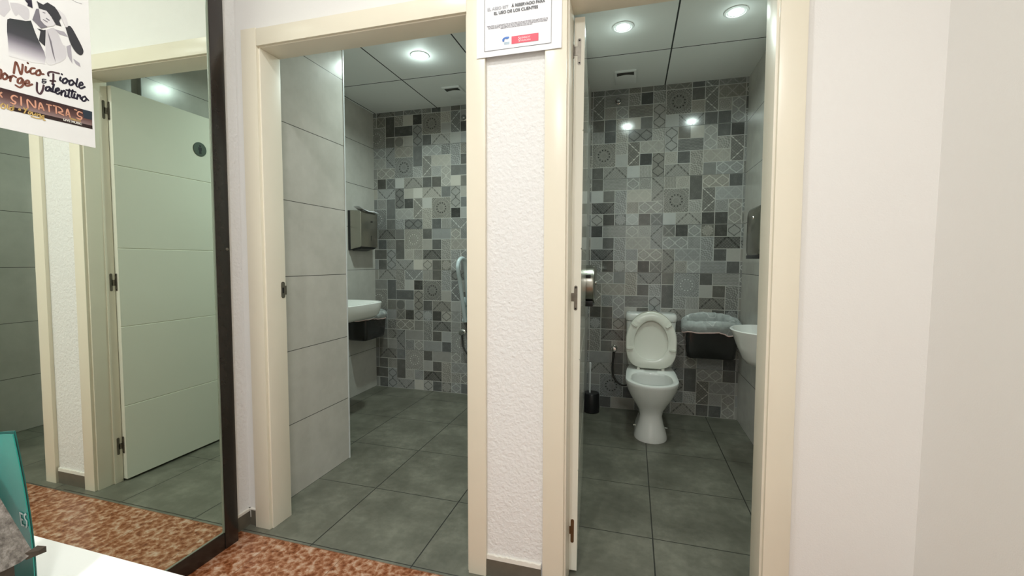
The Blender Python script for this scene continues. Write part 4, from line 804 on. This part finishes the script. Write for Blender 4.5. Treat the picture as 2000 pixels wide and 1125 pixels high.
# ---------------------------------------------------------------- folded grab rail
gr = thing('grab_rail', (.76, Y1, .60), 'pale folded-up grab rail on the patchwork wall', 'grab rail')
obj('rail', MB().tube(spline([(.762, 1.975, .655), (.76, 1.963, .69), (.76, 1.93, .79), (.76, 1.87, .97), (.76, 1.818, 1.10), (.762, 1.815, 1.150), (.768, 1.838, 1.186), (.775, 1.876, 1.196), (.78, 1.912, 1.178), (.78, 1.932, 1.12), (.78, 1.958, .97), (.78, 1.990, .80)], 7), .0165, 16), 'rail', gr, smooth=True)
obj('wall_plate', MB().box(.725, .82, Y1 - .012, Y1, .64, .86), 'rail', gr, bevel=.005)
obj('pivot', MB().tube([(.735, 1.992, .665), (.81, 1.992, .665)], .022, 16), 'rail', gr, smooth=True); obj('pivot', MB().tube([(.735, 2.005, .80), (.81, 2.005, .80)], .018, 16), 'rail', gr, smooth=True)

# ---------------------------------------------------------------- white table and what stands on it
tb = thing('table', (1.15, -1.42, 0), 'white table in front of the mirror', 'table')
obj('tabletop', MB().box(.66, 1.70, -1.80, -1.040, .722, .750), 'table', tb, bevel=.003)
for x in (.72, 1.64):
    for y in (-1.74, -1.10): obj('leg', MB().box(x - .02, x + .02, y - .02, y + .02, 0, .722), 'table', tb, bevel=.003)
E1 = Vector((-.9625, -.271, 0)); E2 = Vector((.2, -.98, 0)); B0 = Vector((1.471, -1.138, 0))
def bp(s_, a, z): return tuple(B0 + E1 * s_ + E2 * a + Vector((0, 0, z)))
wd_ = thing('wooden_box', bp(.07, .06, .75), 'rough grey wooden box with a sloping lid on the white table', 'wooden box')
def lid_ring(a, k):
    j_ = lambda q: .0016 * math.sin(k * 1.9 + q * 2.3)
    return [bp(-.002, a, .826 + j_(1)), bp(.035 + j_(2), a, .894 + j_(3)), bp(.070, a, .958 + j_(4)), bp(.106, a, .894), bp(.142, a, .826), bp(.134, a, .822), bp(.070, a, .938), bp(.008, a, .821 + j_(5))]
obj('lid', MB().loft([lid_ring(.13 * k / 10, k) for k in range(11)]), 'wood', wd_)
obj('box_body', MB().loft([[bp(.005, a, .7502), bp(.005, a, .822), bp(.070, a, .934), bp(.126, a, .834), bp(.126, a, .7502)] for a in (.012, .118)]), 'bark', wd_, bevel=.002)
lab(obj('bark_chip', MB().loft([[bp(.0, -.006, .8225), bp(.0, .006, .8225), bp(.0, .006, .831), bp(.0, -.006, .832)], [bp(-.008, -.008, .823), bp(-.007, -.001, .824), bp(-.007, -.001, .829), bp(-.008, -.008, .830)]]), 'bark', wd_), 'dark chip at the corner')
# bowed leaflet standing behind the box
def lf(t, z, d):
    q = max(0.0, z - .80) / .164; x = .0185 + .0152 * q ** 1.7
    return tuple(B0 + E1 * (x + t) - E2 * (.016 + d + .012 * math.sin(min(1.0, t / .05) * PI / 2)) + Vector((0, 0, z)))
def lsheet(d, z1, w_):
    n = 10; g0 = [[lf(w_ * i / n, .7505 + (z1 - .7505) * j / 12 - (.016 * i / n if j == 12 else 0), d) for i in range(n + 1)] for j in range(13)]; g1 = [[lf(w_ * i / n, .7505 + (z1 - .7505) * j / 12 - (.016 * i / n if j == 12 else 0), d + .0012) for i in range(n + 1)] for j in range(13)]
    return MB().loft([r_ + q[::-1] for r_, q in zip(g0, g1)])
le = thing('leaflet', tuple(B0 + E1 * .06 - E2 * .02 + Vector((0, 0, .75))), 'teal folded leaflet standing behind the grey wooden box', 'leaflet')
obj('front_panel', lsheet(0, .9615, .11), 'teal', le, smooth=True)
BP_ = lsheet(.010, .962, .09); BP_.v = [tuple(Vector(p) + E1 * .010) for p in BP_.v]
lab(obj('back_panel', BP_, 'tealdark', le, smooth=True), 'darker inner panel')
m_ = MB()
for s_ in ([(.0105, .8625), (.0155, .8625), (.0155, .8475), (.0105, .8475)], [(.0155, .855), (.0115, .855)], [(.002, .864), (.0062, .862), (.0065, .8575), (.0025, .855), (.0035, .8495), (.0065, .8465)]):
    s_ = [(x, z) for x, z in s_]
    for p_, q_ in zip(s_[:-1], s_[1:]):
        dx, dz = q_[0] - p_[0], q_[1] - p_[1]; l_ = math.hypot(dx, dz); nx, nz = -dz / l_ * .0012, dx / l_ * .0012; ex, ez = dx / l_ * .0009, dz / l_ * .0009
        m_.poly([lf(t_, h_, -.0007) for t_, h_ in ((p_[0] + nx - ex, p_[1] + nz - ez), (q_[0] + nx + ex, q_[1] + nz + ez), (q_[0] - nx + ex, q_[1] - nz + ez), (p_[0] - nx - ex, p_[1] - nz - ez))])
lab(obj('lettering', m_, 'ink_tealwhite', le), 'white letters at the edge of the leaflet')
